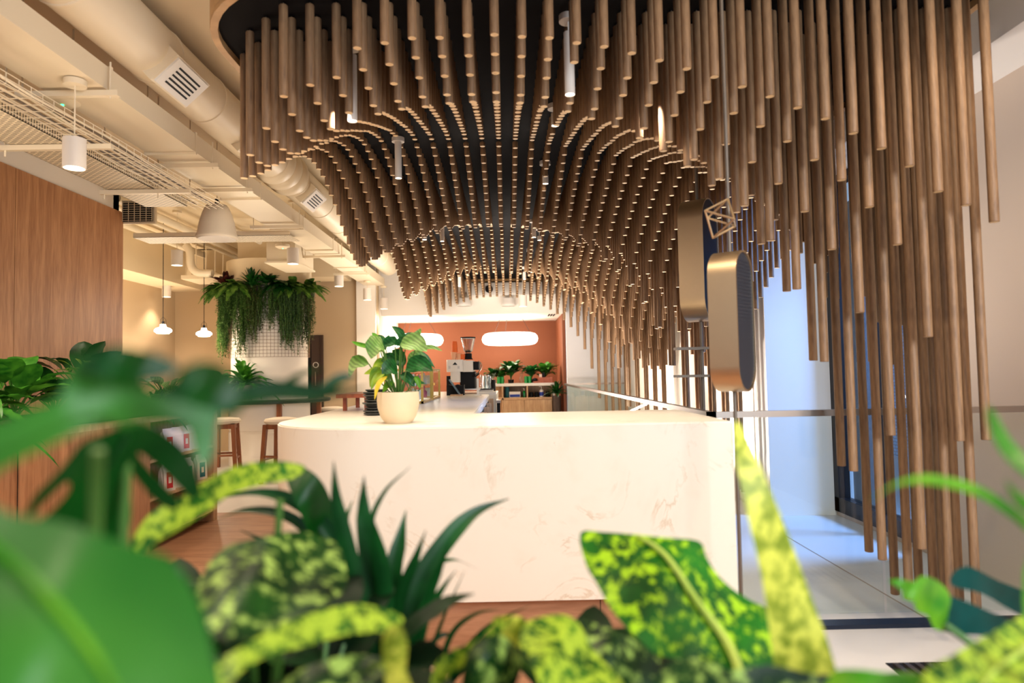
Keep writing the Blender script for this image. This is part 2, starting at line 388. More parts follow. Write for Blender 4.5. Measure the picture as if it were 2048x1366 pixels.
ORD = ['first','second','third','fourth','fifth','sixth','seventh','eighth','ninth','tenth','eleventh','twelfth','thirteenth','fourteenth','fifteenth','sixteenth','seventeenth','eighteenth','nineteenth','twentieth','twenty-first','twenty-second','twenty-third','twenty-fourth','twenty-fifth','twenty-sixth','twenty-seventh','twenty-eighth','twenty-ninth','thirtieth']
def dowel_mesh(mb, x, y, z0, z1, n):
    b = DR*.12
    mb.cm = 1; mb.lathe((x, y, z0), [(0,0),(DR-b,0)], n); mb.cm = 0
    mb.lathe((x, y, z0), [(DR-b,0),(DR,b),(DR,z1-z0-.004),(DR-b,z1-z0),(0,z1-z0)], n)
def visible(x, y, z):
    u, v = proj((x, y, z)); return -40 < u < 2090 and v > -30
rowrank = {}
for (r, j, x, y, zz) in dow: rowrank.setdefault(r, []).append(j)
cnt = 0; far = MB(); nfar = 0
for (r, j, x, y, zz) in dow:
    top = ZP - .012
    if cnt < 300 and visible(x, y, zz):
        mb = MB(); dowel_mesh(mb, 0, 0, zz - top, 0, 20)
        o = mb.build('hanging_dowel', [M['dowel'], M['endgrain_lit']]); o.location = (x, y, top); o['_l'] = (x, y, top)
        k = sorted(rowrank[r]).index(j)
        rn = 'front row' if r == 0 else ORD[r] + ' row from the front'
        tag(o, f"round oak dowel, {ORD[k]} from left in the {rn} of the canopy", 'wooden dowel', 'round oak dowels hanging from the ceiling canopy')
        pin = MB(); pin.cyl((0, 0, 0), .003, .012, 6); q = pin.build('suspension_pin', M['pin']); q.parent = o
        cnt += 1
    else:
        dowel_mesh(far, x, y, zz, top, 10); far.cyl((x, y, top), .003, .012, 4); nfar += 1
tag(far.build('hanging_dowels', [M['dowel'], M['endgrain_lit']]), 'mass of round oak dowels hanging in waves behind the front rows of the canopy', 'wooden dowels', 'round oak dowels hanging from the ceiling canopy', 'stuff')
# black panel + curved wooden rim
cx0 = X0 + PX*(-11) - .055; cx1 = X0 + PX*18 + .08; cy0 = Y0 - .10; cy1 = Y0 + RY*79 + .09
Rc = .62; pts = [(cx1, cy0), (cx1, cy1), (cx0, cy1)]
for k in range(13): t = PI + PI/2*k/12; pts.append((cx0+Rc+Rc*math.cos(t), cy0+Rc+Rc*math.sin(t)))
canopy = thing('ceiling_canopy', (0, 6, ZP), 'long black ceiling canopy panel with a curved wooden rim', 'ceiling canopy')
MB().prism(pts[::-1] if False else pts, ZP, ZP+.05).build('canopy_panel', M['panel'], canopy, smooth=False)
rim = MB(); n = len(pts)
def offs(d):
    out = []
    for i in range(n):
        a = Vector(pts[i-1]); b = Vector(pts[i]); c = Vector(pts[(i+1) % n])
        e1 = (b-a).normalized(); e2 = (c-b).normalized(); n1 = Vector((e1.y, -e1.x)); n2 = Vector((e2.y, -e2.x)); nn = (n1+n2).normalized()
        out.append(b - nn*d/max(.5, nn.dot(n1))*-1)
    return out
area = sum(pts[i-1][0]*pts[i][1]-pts[i][0]*pts[i-1][1] for i in range(n))
sg = 1 if area > 0 else -1
oo = offs(.035*sg); ii = offs(.0)
vs = [(*p, ZP-.035) for p in ii] + [(*p, ZP-.035) for p in oo] + [(*p, ZP+.16) for p in ii] + [(*p, ZP+.16) for p in oo]
fs = []
for i in range(n):
    k = (i+1) % n
    fs += [(i,k,n+k,n+i), (2*n+i,2*n+k,3*n+k,3*n+i), (i,k,2*n+k,2*n+i), (n+i,n+k,3*n+k,3*n+i)]
rim.add(vs, fs); rim.build('canopy_rim', M['rim'], canopy)

# spot tubes in the canopy; each takes the place of a dowel
def tube_light(px, py, d, ht, label, rr=.0245, e=16):
    p = P(px, py, d)
    t = thing('tube_spotlight', (p.x, p.y, p.z), label, 'spotlight', 'slim tube spotlights in the dowel canopy')
    MB().lathe(p, [(rr*.8,.004),(rr,0),(rr,ht),(0,ht)], 20).build('lamp_body', M['lamp'], t)
    MB().cyl(p + Vector((0,0,.003)), rr*.82, .004, 16).build('lamp_lens', M['glow'], t)
    MB().cyl(p + Vector((0,0,ht)), .004, max(.01, ZP-p.z-ht), 6).build('suspension_rod', M['white'], t)
    MB().cyl((p.x, p.y, ZP-.03), .045, .03, 16).build('ceiling_rose', M['lamp'], t)
    light('SPOT', 'spot_lamp', p - Vector((0,0,.02)), e, size=.03, aim=p-Vector((0,0,1)), spot=64)
for a in SPOTS: tube_light(*a)
# ================================================================ room shell
ZC = HC + 2.12
struct('floor', MB().box((-6.2,-1,-.1),(3.2,14.8,0)), M['floor'])
def jointline(a, b): return MB().box(a, b)
tr = MB().box((2.085,3.44,0),(2.095,5.9,.0015)); struct('trim_1', tr, M['jointc'])
struct('ceiling', MB().box((-6.2,-1,ZC),(3.2,14.8,ZC+.1)), M['ceil'])
struct('wall_left', MB().box((-6.0,7.1,0),(-5.8,12.2,ZC)), M['wallb'])
wl = MB().box((-4.2,-1,0),(-4.02,7.1,ZC)).box((-6.0,7.0,0),(-4.02,7.1,ZC)); struct('wall_left_front', wl, M['wallw'])
# oak cladding boards on the front left wall
for k, (a, b) in enumerate(((1.0,2.6),(2.605,4.28),(4.285,5.62),(5.625,7.1))):
    pass
oakw = thing('wall_panelling', (-4.0,4,0), 'tall oak board panelling on the left wall behind the planter', 'wall panelling')
for (a, b) in ((1.0,3.2),(3.206,5.55),(5.556,7.12)):
    MB().box((-4.02,a,0),(-3.985,b,HC+1.745)).build('panel_board', M['oak'], oakw, smooth=False, loc=(-4,(a+b)/2,1))
bw = MB().box((-5.9,12,0),(-2.25,12.15,ZC)); struct('wall_back_left', bw, M['wallb'])
struct('wall_back_pillar', MB().box((-2.60,11.9,0),(-2.27,14.4,ZC)), M['wallw'])
struct('wall_back', MB().box((-2.4,14.4,0),(1.15,14.5,ZC)), M['orange'])
struct('wall_back_return', MB().box((1.06,12.75,0),(1.12,14.4,HC+1.07)), M['orange'])
struct('wall_back_right', MB().box((1.12,12.6,0),(2.3,12.7,ZC)), M['wallg'])
struct('ceiling_lowered', MB().box((-2.27,12.5,HC+1.07),(1.12,14.4,ZC-.02)), M['wallw'])
struct('wall_right', MB().box((2.82,-1,0),(2.97,4.52,ZC)).box((2.82,4.52,0),(2.97,5.9,.04)).box((2.82,4.52,HC+1.62),(2.97,5.9,ZC)), M['wallr'])
struct('wall_right_jog', MB().box((2.25,5.9,0),(2.97,6.0,ZC)), M['wallw'])
struct('wall_right_back', MB().box((2.25,6.0,0),(2.35,14.5,ZC)), M['wallw'])
struct('trim_2', MB().box((2.46,-1,HC+1.6),(2.82,5.9,ZC)), M['wallw'])
# window in the right wall
wf = MB()
for a, b in (((2.80,4.50,.04),(2.90,4.58,HC+1.62)), ((2.80,5.82,.04),(2.90,5.9,HC+1.62)), ((2.80,4.5,.04),(2.90,5.9,.16)), ((2.80,4.5,HC+1.54),(2.90,5.9,HC+1.62)), ((2.82,5.15,.16),(2.88,5.20,HC+1.54))): wf.box(a, b)
w1 = struct('window_1', wf, M['dark'])
tag(MB().box((2.85,4.58,.16),(2.858,5.82,HC+1.54)).build('window_pane', M['glassb'], w1, smooth=False))
struct('wall_outside', MB().box((5.5,5.5,-.1),(5.6,18,HC+2.1)), M['bluetile'])
struct('ground_outside', MB().box((3.3,3,-.12),(5.5,18,-.02)), M['grey'])
mul = thing('window_screen', (3.2,6,0), 'dark upright screen wall outside the right window', 'screen')
MB().box((3.15,5.95,0),(3.25,6.55,HC+1.5)).build('screen_panel', M['navy'], mul, smooth=False)
# air slots in the lowered ceiling
sl = thing('ceiling_vent', P(1103,632,13.2), 'small black slotted vent in the lowered ceiling above the ring lamp', 'vent')
for k in range(3):
    p = P(1098+k*5, 632, 12.9); MB().box((p.x-.012,12.75,HC+1.058),(p.x+.012,13.15,HC+1.069)).build('vent_slot', M['black'], sl, smooth=False)
# wood plank floor in front of the counter
struct('floor_wood', MB().box((-6.0,-1,0),(1.02,6.5,.012)), M['oak2'])
struct('trim_3', MB().box((1.02,3.36,0),(2.82,3.44,.02)), M['navy'])
gr = thing('floor_grille', (1.9,2.85,0), 'slotted metal grille in the pale floor at the lower right', 'floor grille')
for k in range(16):
    x = 1.62+k*.045; MB().box((x,2.62,.001),(x+.022,2.95,.012)).build('grille_bar', M['metal'], gr, smooth=False)
MB().box((1.6,2.6,.0),(2.36,2.97,.004)).build('grille_frame', M['dark'], gr, smooth=False)
# ================================================================ stone counter
CT_Z = 1.047
def outline(x0, x1, y0, y1, R, n=16):
    pts = [(x1,y0),(x1,y1)]; return pts
def cpoly(i):
    """L shaped counter outline with the rounded near left corner, inset by i"""
    R = .62-i; cx, cy = -1.17+.62, 2.98+.62; pts = [(.98-i,2.98+i),(.98-i,3.93-i),(-.19-i,3.93-i),(-.19-i,7.35-i),(-1.17+i,7.35-i)]
    for k in range(17): t = PI + PI/2*k/16; pts.append((cx+R*math.cos(t), cy+R*math.sin(t)))
    return pts
counter = thing('service_counter', (0,3.5,0), 'long cream marble service counter with a rounded corner over an oak plinth', 'counter')
mb = MB(); mb.prism(cpoly(.006), CT_Z-.006, CT_Z); mb.prism(cpoly(0), .295, CT_Z-.006)
mb.build('counter_body', M['marble'], counter)
MB().prism(cpoly(.05), .05, .295).build('plinth', M['oak2'], counter, smooth=False)
MB().prism(cpoly(.12), .012, .05).build('toe_kick', M['dark'], counter, smooth=False)
for a in (820,1050,1335):
    p = P(a,1330,3.03); MB().box((p.x-.10,3.05,.022),(p.x+.10,3.07,.034)).build('led_strip', M['led'], counter, smooth=False)
mb = MB().box((.42-.03,3.028,.05),(.42-.027,3.032,.295)); mb.build('plinth_joint', M['black'], counter)
# shelving on the inner side of the arm and the end panel
MB().box((-.19,4.2,.08),(-.186,7.3,.99)).build('recess_shade_sheet', M['black'], counter, smooth=False)  # black sheet paints the shade of an open recess behind the shelves
for z in (.55,.80): MB().box((-.19,4.2,z),(-.15,7.3,z+.02)).build('inner_shelf', M['oak3'], counter, smooth=False)
for y in (4.2,4.8,5.5,6.2,6.9,7.28): MB().box((-.19,y,.06),(-.145,y+.03,1.0)).build('shelf_divider', M['oak3'], counter, smooth=False)
# machine bench behind
bench = thing('machine_bench', (-.6,8.2,0), 'white marble bench carrying the coffee machine behind the long counter', 'counter')
MB().box((-1.17,7.36,.012),(-.115,9.1,1.035)).build('bench_body', M['marble'], bench, smooth=False)
MB().box((-.30,7.36,1.035),(-.115,7.42,1.07)).build('bench_upstand', M['white'], bench, smooth=False)
# ================================================================ back bar unit
def XX(px, Y): return P(px, 745, Y).x
BY = 12.9
bb = thing('back_bar_cabinet', (.3,BY,0), 'white framed oak cabinet with open shelves against the terracotta wall', 'cabinet')
xl, xr = XX(978,BY), XX(1109,BY); zt = P(1050,766.5,BY).z
MB().box((xl,BY,zt-.05),(xr,BY+.6,zt)).build('worktop', M['white'], bb, smooth=False)
MB().box((xr-.055,BY,0),(xr,BY+.6,zt-.05)).build('end_panel', M['white'], bb, smooth=False)
xa, xm, xb = XX(1006,BY), XX(1053.8,BY), XX(1102.5,BY)
z1, z2 = P(1050,772,BY).z, P(1050,795,BY).z
MB().box((xl,BY+.55,.0),(xr-.06,BY+.58,zt-.05)).build('back_panel', M['oak3'], bb, smooth=False)
MB().box((xl,BY+.0,z2-.04),(xr-.06,BY+.55,z2)).build('shelf', M['oak3'], bb, smooth=False)
MB().box((xm-.012,BY,z2),(xm+.012,BY+.55,zt-.05)).build('divider', M['oak3'], bb, smooth=False)
MB().box((xa-.03,BY,.0),(xa,BY+.55,zt-.05)).build('divider', M['oak3'], bb, smooth=False)
MB().box((xb,BY,.0),(xb+.02,BY+.55,zt-.05)).build('divider', M['oak3'], bb, smooth=False)
xs = XX(1047.5,BY)
for a, b in ((xa+.003,xs-.003),(xs+.003,xb)):
    d = MB().box((a,BY-.01,.08),(b,BY+.012,z2-.045)).build('cabinet_door', M['oak3'], bb, smooth=False, loc=((a+b)/2,BY,.5))
MB().box((xa,BY+.03,0),(xb,BY+.3,.08)).build('plinth', M['dark'], bb, smooth=False)
# ================================================================ glass balustrade
RX, RYc, RZ = 1.05, 3.52, HC-.225
bal = thing('glass_balustrade', (RX,RYc,0), 'frameless glass balustrade with a flat steel handrail beside the counter', 'balustrade')
MB().box((RX-.02,RYc-.02,RZ-.03),(RX+.02,12.3,RZ)).build('handrail', M['metal'], bal, smooth=False)
MB().box((RX-.02,RYc-.02,RZ-.032),(2.8,RYc+.02,RZ)).build('handrail', M['metal'], bal, smooth=False)
MB().box((RX-.02,12.26,RZ-.03),(2.2,12.3,RZ)).build('handrail', M['metal'], bal, smooth=False)
for k in range(5):
    y0 = RYc+.03+k*1.75; MB().box((RX-.006,y0,.02),(RX+.006,y0+1.72,RZ-.03)).build('glass_pane', M['glass'], bal, smooth=False, loc=(RX,y0,.5))
for a, b in ((RX+.02,1.9),(1.92,2.78)): MB().box((a,RYc-.006,.02),(b,RYc+.006,RZ-.03)).build('glass_pane', M['glass'], bal, smooth=False, loc=(a,RYc,.5))
MB().box((RX+.02,12.27,.02),(2.2,12.29,RZ-.03)).build('glass_pane', M['glass'], bal, smooth=False)
# ================================================================ totem signs
def totem(px, py0, py1, Y, phi, label, pole_px, sc_=1.0, ztop=None, fm='navy'):
    p = P(px, (py0+py1)/2, Y); h = (P(px,py0,Y)-P(px,py1,Y)).length; w = .30*sc_; t = .165*sc_; ztop = ztop or ZP
    d = Vector((math.sin(phi), math.cos(phi), 0)); nrm = Vector((math.cos(phi), -math.sin(phi), 0)); up = Vector((0,0,1))
    root = thing('totem_sign', (p.x, p.y, 0), label, 'sign', 'brass edged totem signs on steel poles')
    def stad(w, h, n=12):
        r = w/2; out = []
        for k in range(n+1): a = PI*k/n; out.append((r*math.cos(a), h/2-r+r*math.sin(a)))
        for k in range(n+1): a = PI+PI*k/n; out.append((r*math.cos(a), -h/2+r+r*math.sin(a)))
        return out
    pr = stad(w, h); n = len(pr); mb = MB()
    vs = [p + d*u + up*v - nrm*t/2 for u, v in pr] + [p + d*u + up*v + nrm*t/2 for u, v in pr]
    pi_ = stad(w-.016, h-.016); vi = [p + d*u + up*v - nrm*t/2 for u, v in pi_] + [p + d*u + up*v + nrm*t/2 for u, v in pi_]
    mb.add(vs+vi, [(i,(i+1)%n,n+(i+1)%n,n+i) for i in range(n)] + [(i,2*n+i,2*n+(i+1)%n,(i+1)%n) for i in range(n)] + [(n+i,n+(i+1)%n,3*n+(i+1)%n,3*n+i) for i in range(n)] + [(2*n+i,3*n+i,3*n+(i+1)%n,2*n+(i+1)%n) for i in range(n)])
    mb.build('brass_band', M['brass'], root)
    for sgn, nm in ((1,'sign_face'),(-1,'sign_face')):
        m2 = MB(); fp = [p + d*u + up*v + nrm*sgn*(t/2-.006) for u, v in pi_]
        m2.add(fp, [tuple(range(n)) if sgn > 0 else tuple(range(n-1,-1,-1))])
        k = -h/2+.03
        while k < h/2-.03:
            r = w/2-.01; hh = h/2-.008-r; ww = r if abs(k) < hh else math.sqrt(max(0, r*r-(abs(k)-hh)**2))
            a = p + up*k + nrm*sgn*(t/2-.004)
            if ww > .02: m2.add([a-d*ww-up*.003, a+d*ww-up*.003, a+d*ww+up*.003, a-d*ww+up*.003], [(0,1,2,3)])
            k += .014
        m2.build(nm, M[fm], root, smooth=False)
    MB().cyl((p.x,p.y,.0), .011*sc_, p.z-h/2, 12).build('pole', M['pole'], root)
    MB().cyl((p.x,p.y,p.z+h/2), .011*sc_, ztop-p.z-h/2, 12).build('pole', M['pole'], root)
    return root, p, d, nrm
t1, pA, dA, nA = totem(1398,400,643,4.45,.62,'brass edged totem sign with dark blue face, farther and higher of two',1405)
t2, pB, dB, nB = totem(1464,503,783,2.72,.66,'brass edged totem sign with ribbed dark face, nearer and lower of two',1470,.69,ZC,'ribbed')
for y in (697,752):
    q = P(1384,y,4.45); MB().box((q.x-.11,q.y-.05,q.z-.008),(q.x+.10,q.y+.05,q.z+.008)).build('cross_bar', M['pole'], t1, smooth=False)
pl = P(1401,586,4.33); MB().box((pl.x-.012,pl.y-.003,pl.z-.02),(pl.x+.018,pl.y+.003,pl.z+.02)).build('small_tag', M['white'], t1, smooth=False)
# wire octahedron
oc = P(1441,437,2.68); ow = thing('wire_octahedron', tuple(oc), 'open brass wire octahedron hung around the totem pole', 'ornament')
R_ = .082; rot = Matrix.Rotation(.45,3,'Z') @ Matrix.Rotation(.30,3,'Y') @ Matrix.Rotation(.25,3,'X')
vv = [oc + rot @ Vector(q)*R_ for q in ((1,0,0),(0,1,0),(-1,0,0),(0,-1,0),(0,0,1.0),(0,0,-1.0))]
for a, b in ((0,1),(1,2),(2,3),(3,0),(0,4),(1,4),(2,4),(3,4),(0,5),(1,5),(2,5),(3,5)):
    MB().sweep([vv[a],vv[b]], .0042, 6).build('wire_edge', M['brass'], ow)
MB().cyl(vv[4]-Vector((0,0,.002)), .0012, ZC-vv[4].z, 5).build('hanging_wire', M['metal'], ow)
# ================================================================ ceiling services on the left
def lineX(kind): pass
# round duct
KD = .78
dx, dz, dr = -2.62*KD, HC+2.45*KD, .215*KD
du = thing('round_duct', (dx,6,dz), 'large cream painted round air duct running along the left ceiling', 'duct', None)
def ring_tube(mb, y0, y1, r, n=32, x=dx, z=dz):
    vs = []
    for y in (y0, y1): vs += [(x+r*math.cos(2*PI*k/n), y, z+r*math.sin(2*PI*k/n)) for k in range(n)]
    mb.add(vs, [(k,(k+1)%n,n+(k+1)%n,n+k) for k in range(n)])
    return mb
mb = MB(); ring_tube(mb, .5, 12, dr); mb.build('duct_body', M['duct'], du)
for y in [v*KD for v in (3.05,3.35,3.85,4.0,5.1,5.9,6.9,7.05,8.4,9.6,10.7,12.5,14)]:
    mb = MB(); vs = []; n = 32
    for yy, r in ((y-.012,dr),(y-.006,dr+.006),(y+.006,dr+.006),(y+.012,dr)): vs += [(dx+r*math.cos(2*PI*k/n), yy, dz+r*math.sin(2*PI*k/n)) for k in range(n)]
    mb.add(vs, [(i*n+k,i*n+(k+1)%n,(i+1)*n+(k+1)%n,(i+1)*n+k) for i in range(3) for k in range(n)]); mb.build('duct_seam', M['duct'], du)
for y0 in [v*KD for v in (7.6,7.85,8.1,12.1,12.28,12.46,12.64,12.82)]:
    mb = MB(); vs = []; n = 32
    for q in range(7):
        a = PI*q/6; yy = y0 + .078*(1-math.cos(a)); r = dr + .035*math.sin(a); vs += [(dx+r*math.cos(2*PI*k/n), yy, dz+r*math.sin(2*PI*k/n)) for k in range(n)]
    mb.add(vs, [(i*n+k,i*n+(k+1)%n,(i+1)*n+(k+1)%n,(i+1)*n+k) for i in range(6) for k in range(n)]); mb.build('duct_collar', M['duct'], du)
for i, y in enumerate([v*KD for v in (5.15,6.75,8.75,11.7)]):
    ang = -.82; nv = Vector((math.cos(ang),0,math.sin(ang))); tv = Vector((-math.sin(ang),0,math.cos(ang))); c = Vector((dx,y,dz)) + nv*(dr+.035)
    def slab(mb, c, hy, ht, d0, d1):
        vs = [c+Vector((0,sy*hy,0))+tv*(st*ht)+nv*dd for dd in (d0,d1) for sy in (-1,1) for st in (-1,1)]
        return mb.add(vs, [(0,1,3,2),(4,6,7,5),(0,4,5,1),(2,3,7,6),(0,2,6,4),(1,5,7,3)])
    gb = slab(MB(), c, .21, .105, -.08, .0).build('grille_saddle', M['duct'], du, smooth=False)
    slab(MB(), c, .19, .094, 0, .012).build('grille_frame', M['white'], gb, smooth=False)
    m2 = MB()
    for k in range(5): slab(m2, c + tv*(-.055+k*.0275), .13, .006, .012, .0135)
    m2.build('grille_slots', M['black'], gb, smooth=False)
# rectangular duct with flanges and trapeze hangers
rd = thing('rectangular_duct', (-2.93,6,HC+2.0), 'cream rectangular air duct hanging beside the round duct', 'duct')
zb, xr_, xl_ = HC+2.0*KD, -2.72*KD, -3.15*KD; ztp = HC+2.165*KD
MB().box((xl_,3.04,zb),(xr_,12,ztp)).build('duct_body', M['duct'], rd, smooth=False)
MB().box((-2.93,.5,zb),(xr_,2.89,ztp)).build('duct_body', M['duct'], rd, smooth=False)
vs = [(-2.93,2.89,zb),(xr_,2.89,zb),(xr_,3.04,zb),(xl_,3.04,zb),(-2.93,2.89,ztp),(xr_,2.89,ztp),(xr_,3.04,ztp),(xl_,3.04,ztp)]
MB().add(vs, [(0,1,2,3),(4,7,6,5),(0,3,7,4),(1,5,6,2)]).build('duct_taper', M['duct'], rd, smooth=False)
for y in [v*KD for v in (2.7,4.7,6.0,7.6,9.2,10.8,12.6)]:
    MB().box((xl_-.016 if y > 3.0 else -2.945,y-.01,zb-.016),(xr_+.004,y+.01,ztp+.012)).build('duct_flange', M['duct'], rd, smooth=False)
HL = ('steel trapeze hanger under the rectangular duct, nearest of them','steel trapeze hanger under the duct, second from the camera','steel trapeze hanger under the duct, third from the camera','steel trapeze hanger under the duct beside the cone speaker','steel trapeze hanger under the duct above the planted column','farthest steel trapeze hanger under the rectangular duct')
for y0_, lb in zip((4.62,6.25,7.1,8.9,11.2,13.2), HL):
    y = y0_*KD; h = thing('trapeze_hanger', (-2.93*KD,y,zb), lb, 'pipe hanger', 'trapeze hangers under the rectangular duct')
    MB().box((-3.32*KD,y-.016,zb-.048),(-2.62*KD,y+.016,zb-.018)).build('strut', M['duct'], h, smooth=False)
    MB().cyl((-3.28*KD,y,zb-.06), .005, ZC-zb+.06, 8).build('threaded_rod', M['duct'], h)
    MB().cyl((-2.68*KD,y,zb-.06), .005, ztp-zb+.07, 8).build('threaded_rod', M['duct'], h)
# perforated cable tray
def perf():
    m, nt, b = nodes('perforated_tray_paint'); N = nt.nodes; L = nt.links
    tc = N.new('ShaderNodeTexCoord'); br = N.new('ShaderNodeTexBrick'); br.inputs['Scale'].default_value = 1
    br.offset = .5; br.inputs['Brick Width'].default_value = .05; br.inputs['Row Height'].default_value = .022; br.inputs['Mortar Size'].default_value = .0075
    br.inputs['Color1'].default_value = (*lin((70,58,44)),1); br.inputs['Color2'].default_value = (*lin((70,58,44)),1); br.inputs['Mortar'].default_value = (*lin((232,216,188)),1)
    L.new(tc.outputs['Object'], br.inputs['Vector']); L.new(br.outputs[0], b.inputs['Base Color']); b.inputs['Roughness'].default_value = .5; return m
M['perf'] = perf()
tz = HC+1.815*KD
ty = thing('cable_tray', (-2.78,4,tz), 'perforated cream cable tray running toward the back on the left', 'cable tray')
MB().box((-2.95,.5,tz),(-2.61,5.6,tz+.004)).build('tray_base', M['perf'], ty, smooth=False)
for x in (-2.95,-2.613): MB().box((x,.5,tz),(x+.003,5.6,tz+.05)).build('tray_side', M['perf'], ty, smooth=False)
ty2 = thing('hanging_cable_tray', (-3.4,7.4,tz+.1), 'perforated cable tray crossing the ceiling behind the oak panelling', 'cable tray')
MB().box((-3.98,7.3,tz+.1),(-2.3,7.65,tz+.104)).build('tray_base', M['perf'], ty2, smooth=False)
MB().box((-3.98,7.3,tz+.1),(-2.3,7.303,tz+.15)).build('tray_side', M['perf'], ty2, smooth=False)
for y in (3.04,4.06,5.07):
    h = thing('tray_bracket', (-2.73,y,tz), {3.04:'cream bracket bar under the cable tray beside the cylinder lamp',4.06:'cream bracket bar under the middle of the cable tray',5.07:'cream bracket bar under the cable tray above the wall grille'}[y], 'bracket', 'bracket bars under the cable tray')
    MB().box((-3.01,y-.015,tz-.034),(-2.34,y+.015,tz-.004)).build('strut', M['duct'], h, smooth=False)
    for x in (-2.98,-2.58): MB().cyl((x,y,tz-.07), .006, ZC-tz+.07, 8).build('threaded_rod', M['duct'], h)
# wire basket with cables
wb = thing('wire_cable_basket', (-2.5,4,tz), 'long wire mesh basket full of loose cables beside the perforated tray', 'cable basket')
m2 = MB(); y = .8
while y < 5.7:
    m2.sweep([(-2.58,y,tz+.055),(-2.58,y,tz),(-2.355,y,tz),(-2.355,y,tz+.055)], .0023, 5); y += .086
for x, z in ((-2.58,.055),(-2.58,.028),(-2.58,0),(-2.52,0),(-2.465,0),(-2.41,0),(-2.355,0),(-2.355,.028),(-2.355,.055)): m2.sweep([(x,.8,tz+z),(x,5.7,tz+z)], .0023, 5)
m2.build('wire_mesh', M['duct'], wb)
M['cable'] = mat('grey_cable', (120,108,96), .6)
for i in range(9):
    x = -2.56+i*.024; pth = [(x+random.uniform(-.012,.012), .8+k*.37, tz+.012+random.uniform(0,.03)) for k in range(14)]
    MB().sweep(catmull(pth,3), .0065, 6).build('cable', M['cable'] if i % 2 else M['duct'], wb)
# conduits, pipes and side beam at the back left
bm = MB().box((-5.8,7.1,HC+1.52),(-5.25,12,ZC)); tag(bm.build('ceiling_beam', M['ceil'], None, False), kind='structure')
bm = MB().box((-5.25,11.2,HC+1.62),(-2.65,11.75,HC+2.1)); tag(bm.build('ceiling_beam', M['ceil'], None, False), kind='structure')
for k, (x, z, r, a, b) in enumerate(((-4.35,HC+1.94,.03,7.2,11.1),(-4.1,HC+1.92,.045,7.2,11.1),(-3.2,HC+2.05,.025,7.8,11.1),(-3.45,HC+1.9,.035,8.0,9.6),(-4.9,HC+2.0,.05,7.2,11.1),(-1.95,HC+2.0,.03,7.5,12.4),(-1.8,HC+1.95,.025,7.5,12.4),(-1.68,HC+2.02,.02,7.5,12.4))):
    t = tag(MB().sweep([(x,a,z),(x,b,z)], r, 12).build('ceiling_pipe', M['duct'], loc=(x,a,z)), 'cream painted pipe under the ceiling, ' + ['above the cylinder lamps','just right of the thinner pipe near the beam','highest one above the cone speaker','lowest one ending at the drop pipe','thickest one beside the left beam','left of the three behind the round duct','middle of the three behind the round duct','rightmost of the three behind the round duct'][k], 'pipe', 'cream pipes under the back left ceiling')
dp = [P(372,490,9.6),P(380,505,9.6),P(382,530,9.6),P(395,545,9.6),P(425,547,9.6)]
tag(MB().sweep(catmull(dp,5), .055, 14).build('ceiling_drain_pipe', M['duct'], loc=dp[0]), 'bent cream insulated drain pipe right of the cylinder lamp', 'pipe')
ub = thing('ceiling_unit', P(420,560,10.6), 'boxy cream air unit tray hung on rods beside the bent pipe', 'air unit')
a = P(368,560,10.6); b = P(470,532,10.6)
MB().box((a.x,10.5,a.z),(b.x,11.15,a.z+.06)).build('unit_tray', M['duct'], ub, smooth=False)
for px in (392,412,430,446): q = P(px,540,10.6); MB().cyl((q.x,10.6,a.z), .008, ZC-a.z, 6).build('threaded_rod', M['duct'], ub)
MB().sweep(catmull([P(385,545,10.6),P(400,552,10.6),P(420,546,10.6),P(440,553,10.6)],4), .035, 10).build('unit_pipe', M['duct'], ub)
acb = thing('hanging_air_unit', P(566,500,8.6), 'square cream air box beside the rectangular duct above the column', 'air unit')
a = P(533,523,8.4); b = P(590,484,8.4); MB().box((a.x,8.4,a.z),(b.x,9.2,b.z)).build('unit_body', M['duct'], acb, smooth=False)
MB().box((a.x-.02,8.38,a.z-.02),(b.x+.02,9.22,a.z)).build('unit_lip', M['duct'], acb, smooth=False)
# wall grille above the panelling
g = P(255,416,7.0); gg = thing('air_grille', tuple(g), 'dark gridded air grille at the end of the oak panelling', 'grille')
a = P(240,440,6.95); b = P(272,392,6.95)
a2 = Vector((-4.0,6.9,g.z-.17)); MB().box((-4.0,7.12,a.z),(a.x+.27,7.16,b.z)).build('grille_frame', M['duct'], gg, smooth=False)
MB().box((-3.985,7.10,a.z+.02),(a.x+.25,7.12,b.z-.02)).build('grille_core', M['black'], gg, smooth=False)
m2 = MB()
for k in range(9): z = a.z+.03+k*(b.z-a.z-.06)/8; m2.box((-3.98,7.092,z-.002),(a.x+.25,7.1,z+.002))
for k in range(6): x = -3.98+k*(a.x+.25+3.98)/5; m2.box((x-.002,7.092,a.z+.02),(x+.002,7.1,b.z-.02))
m2.build('grille_bars', M['duct'], gg, smooth=False)
# cone speaker
sp = P(434,478,6.1); s_ = thing('ceiling_speaker', tuple(sp), 'cream bell shaped pendant speaker hanging below the ducts', 'speaker')
MB().lathe(sp, [(0,.0),(.165,.0),(.178,.012),(.176,.03),(.165,.05),(.15,.14),(.125,.23),(.10,.285),(.085,.305),(0,.315)], 36).build('speaker_body', M['fabric'], s_)
MB().lathe(sp+Vector((0,0,-.004)), [(0,0),(.158,0),(.158,.006),(0,.006)], 36).build('speaker_grille', M['lamp'], s_)
MB().cyl(sp+Vector((0,0,.31)), .022, .05, 12).build('cable_gland', M['black'], s_)
MB().cyl(sp+Vector((0,0,.36)), .004, ZC-sp.z-.36, 6).build('suspension_cable', M['duct'], s_)
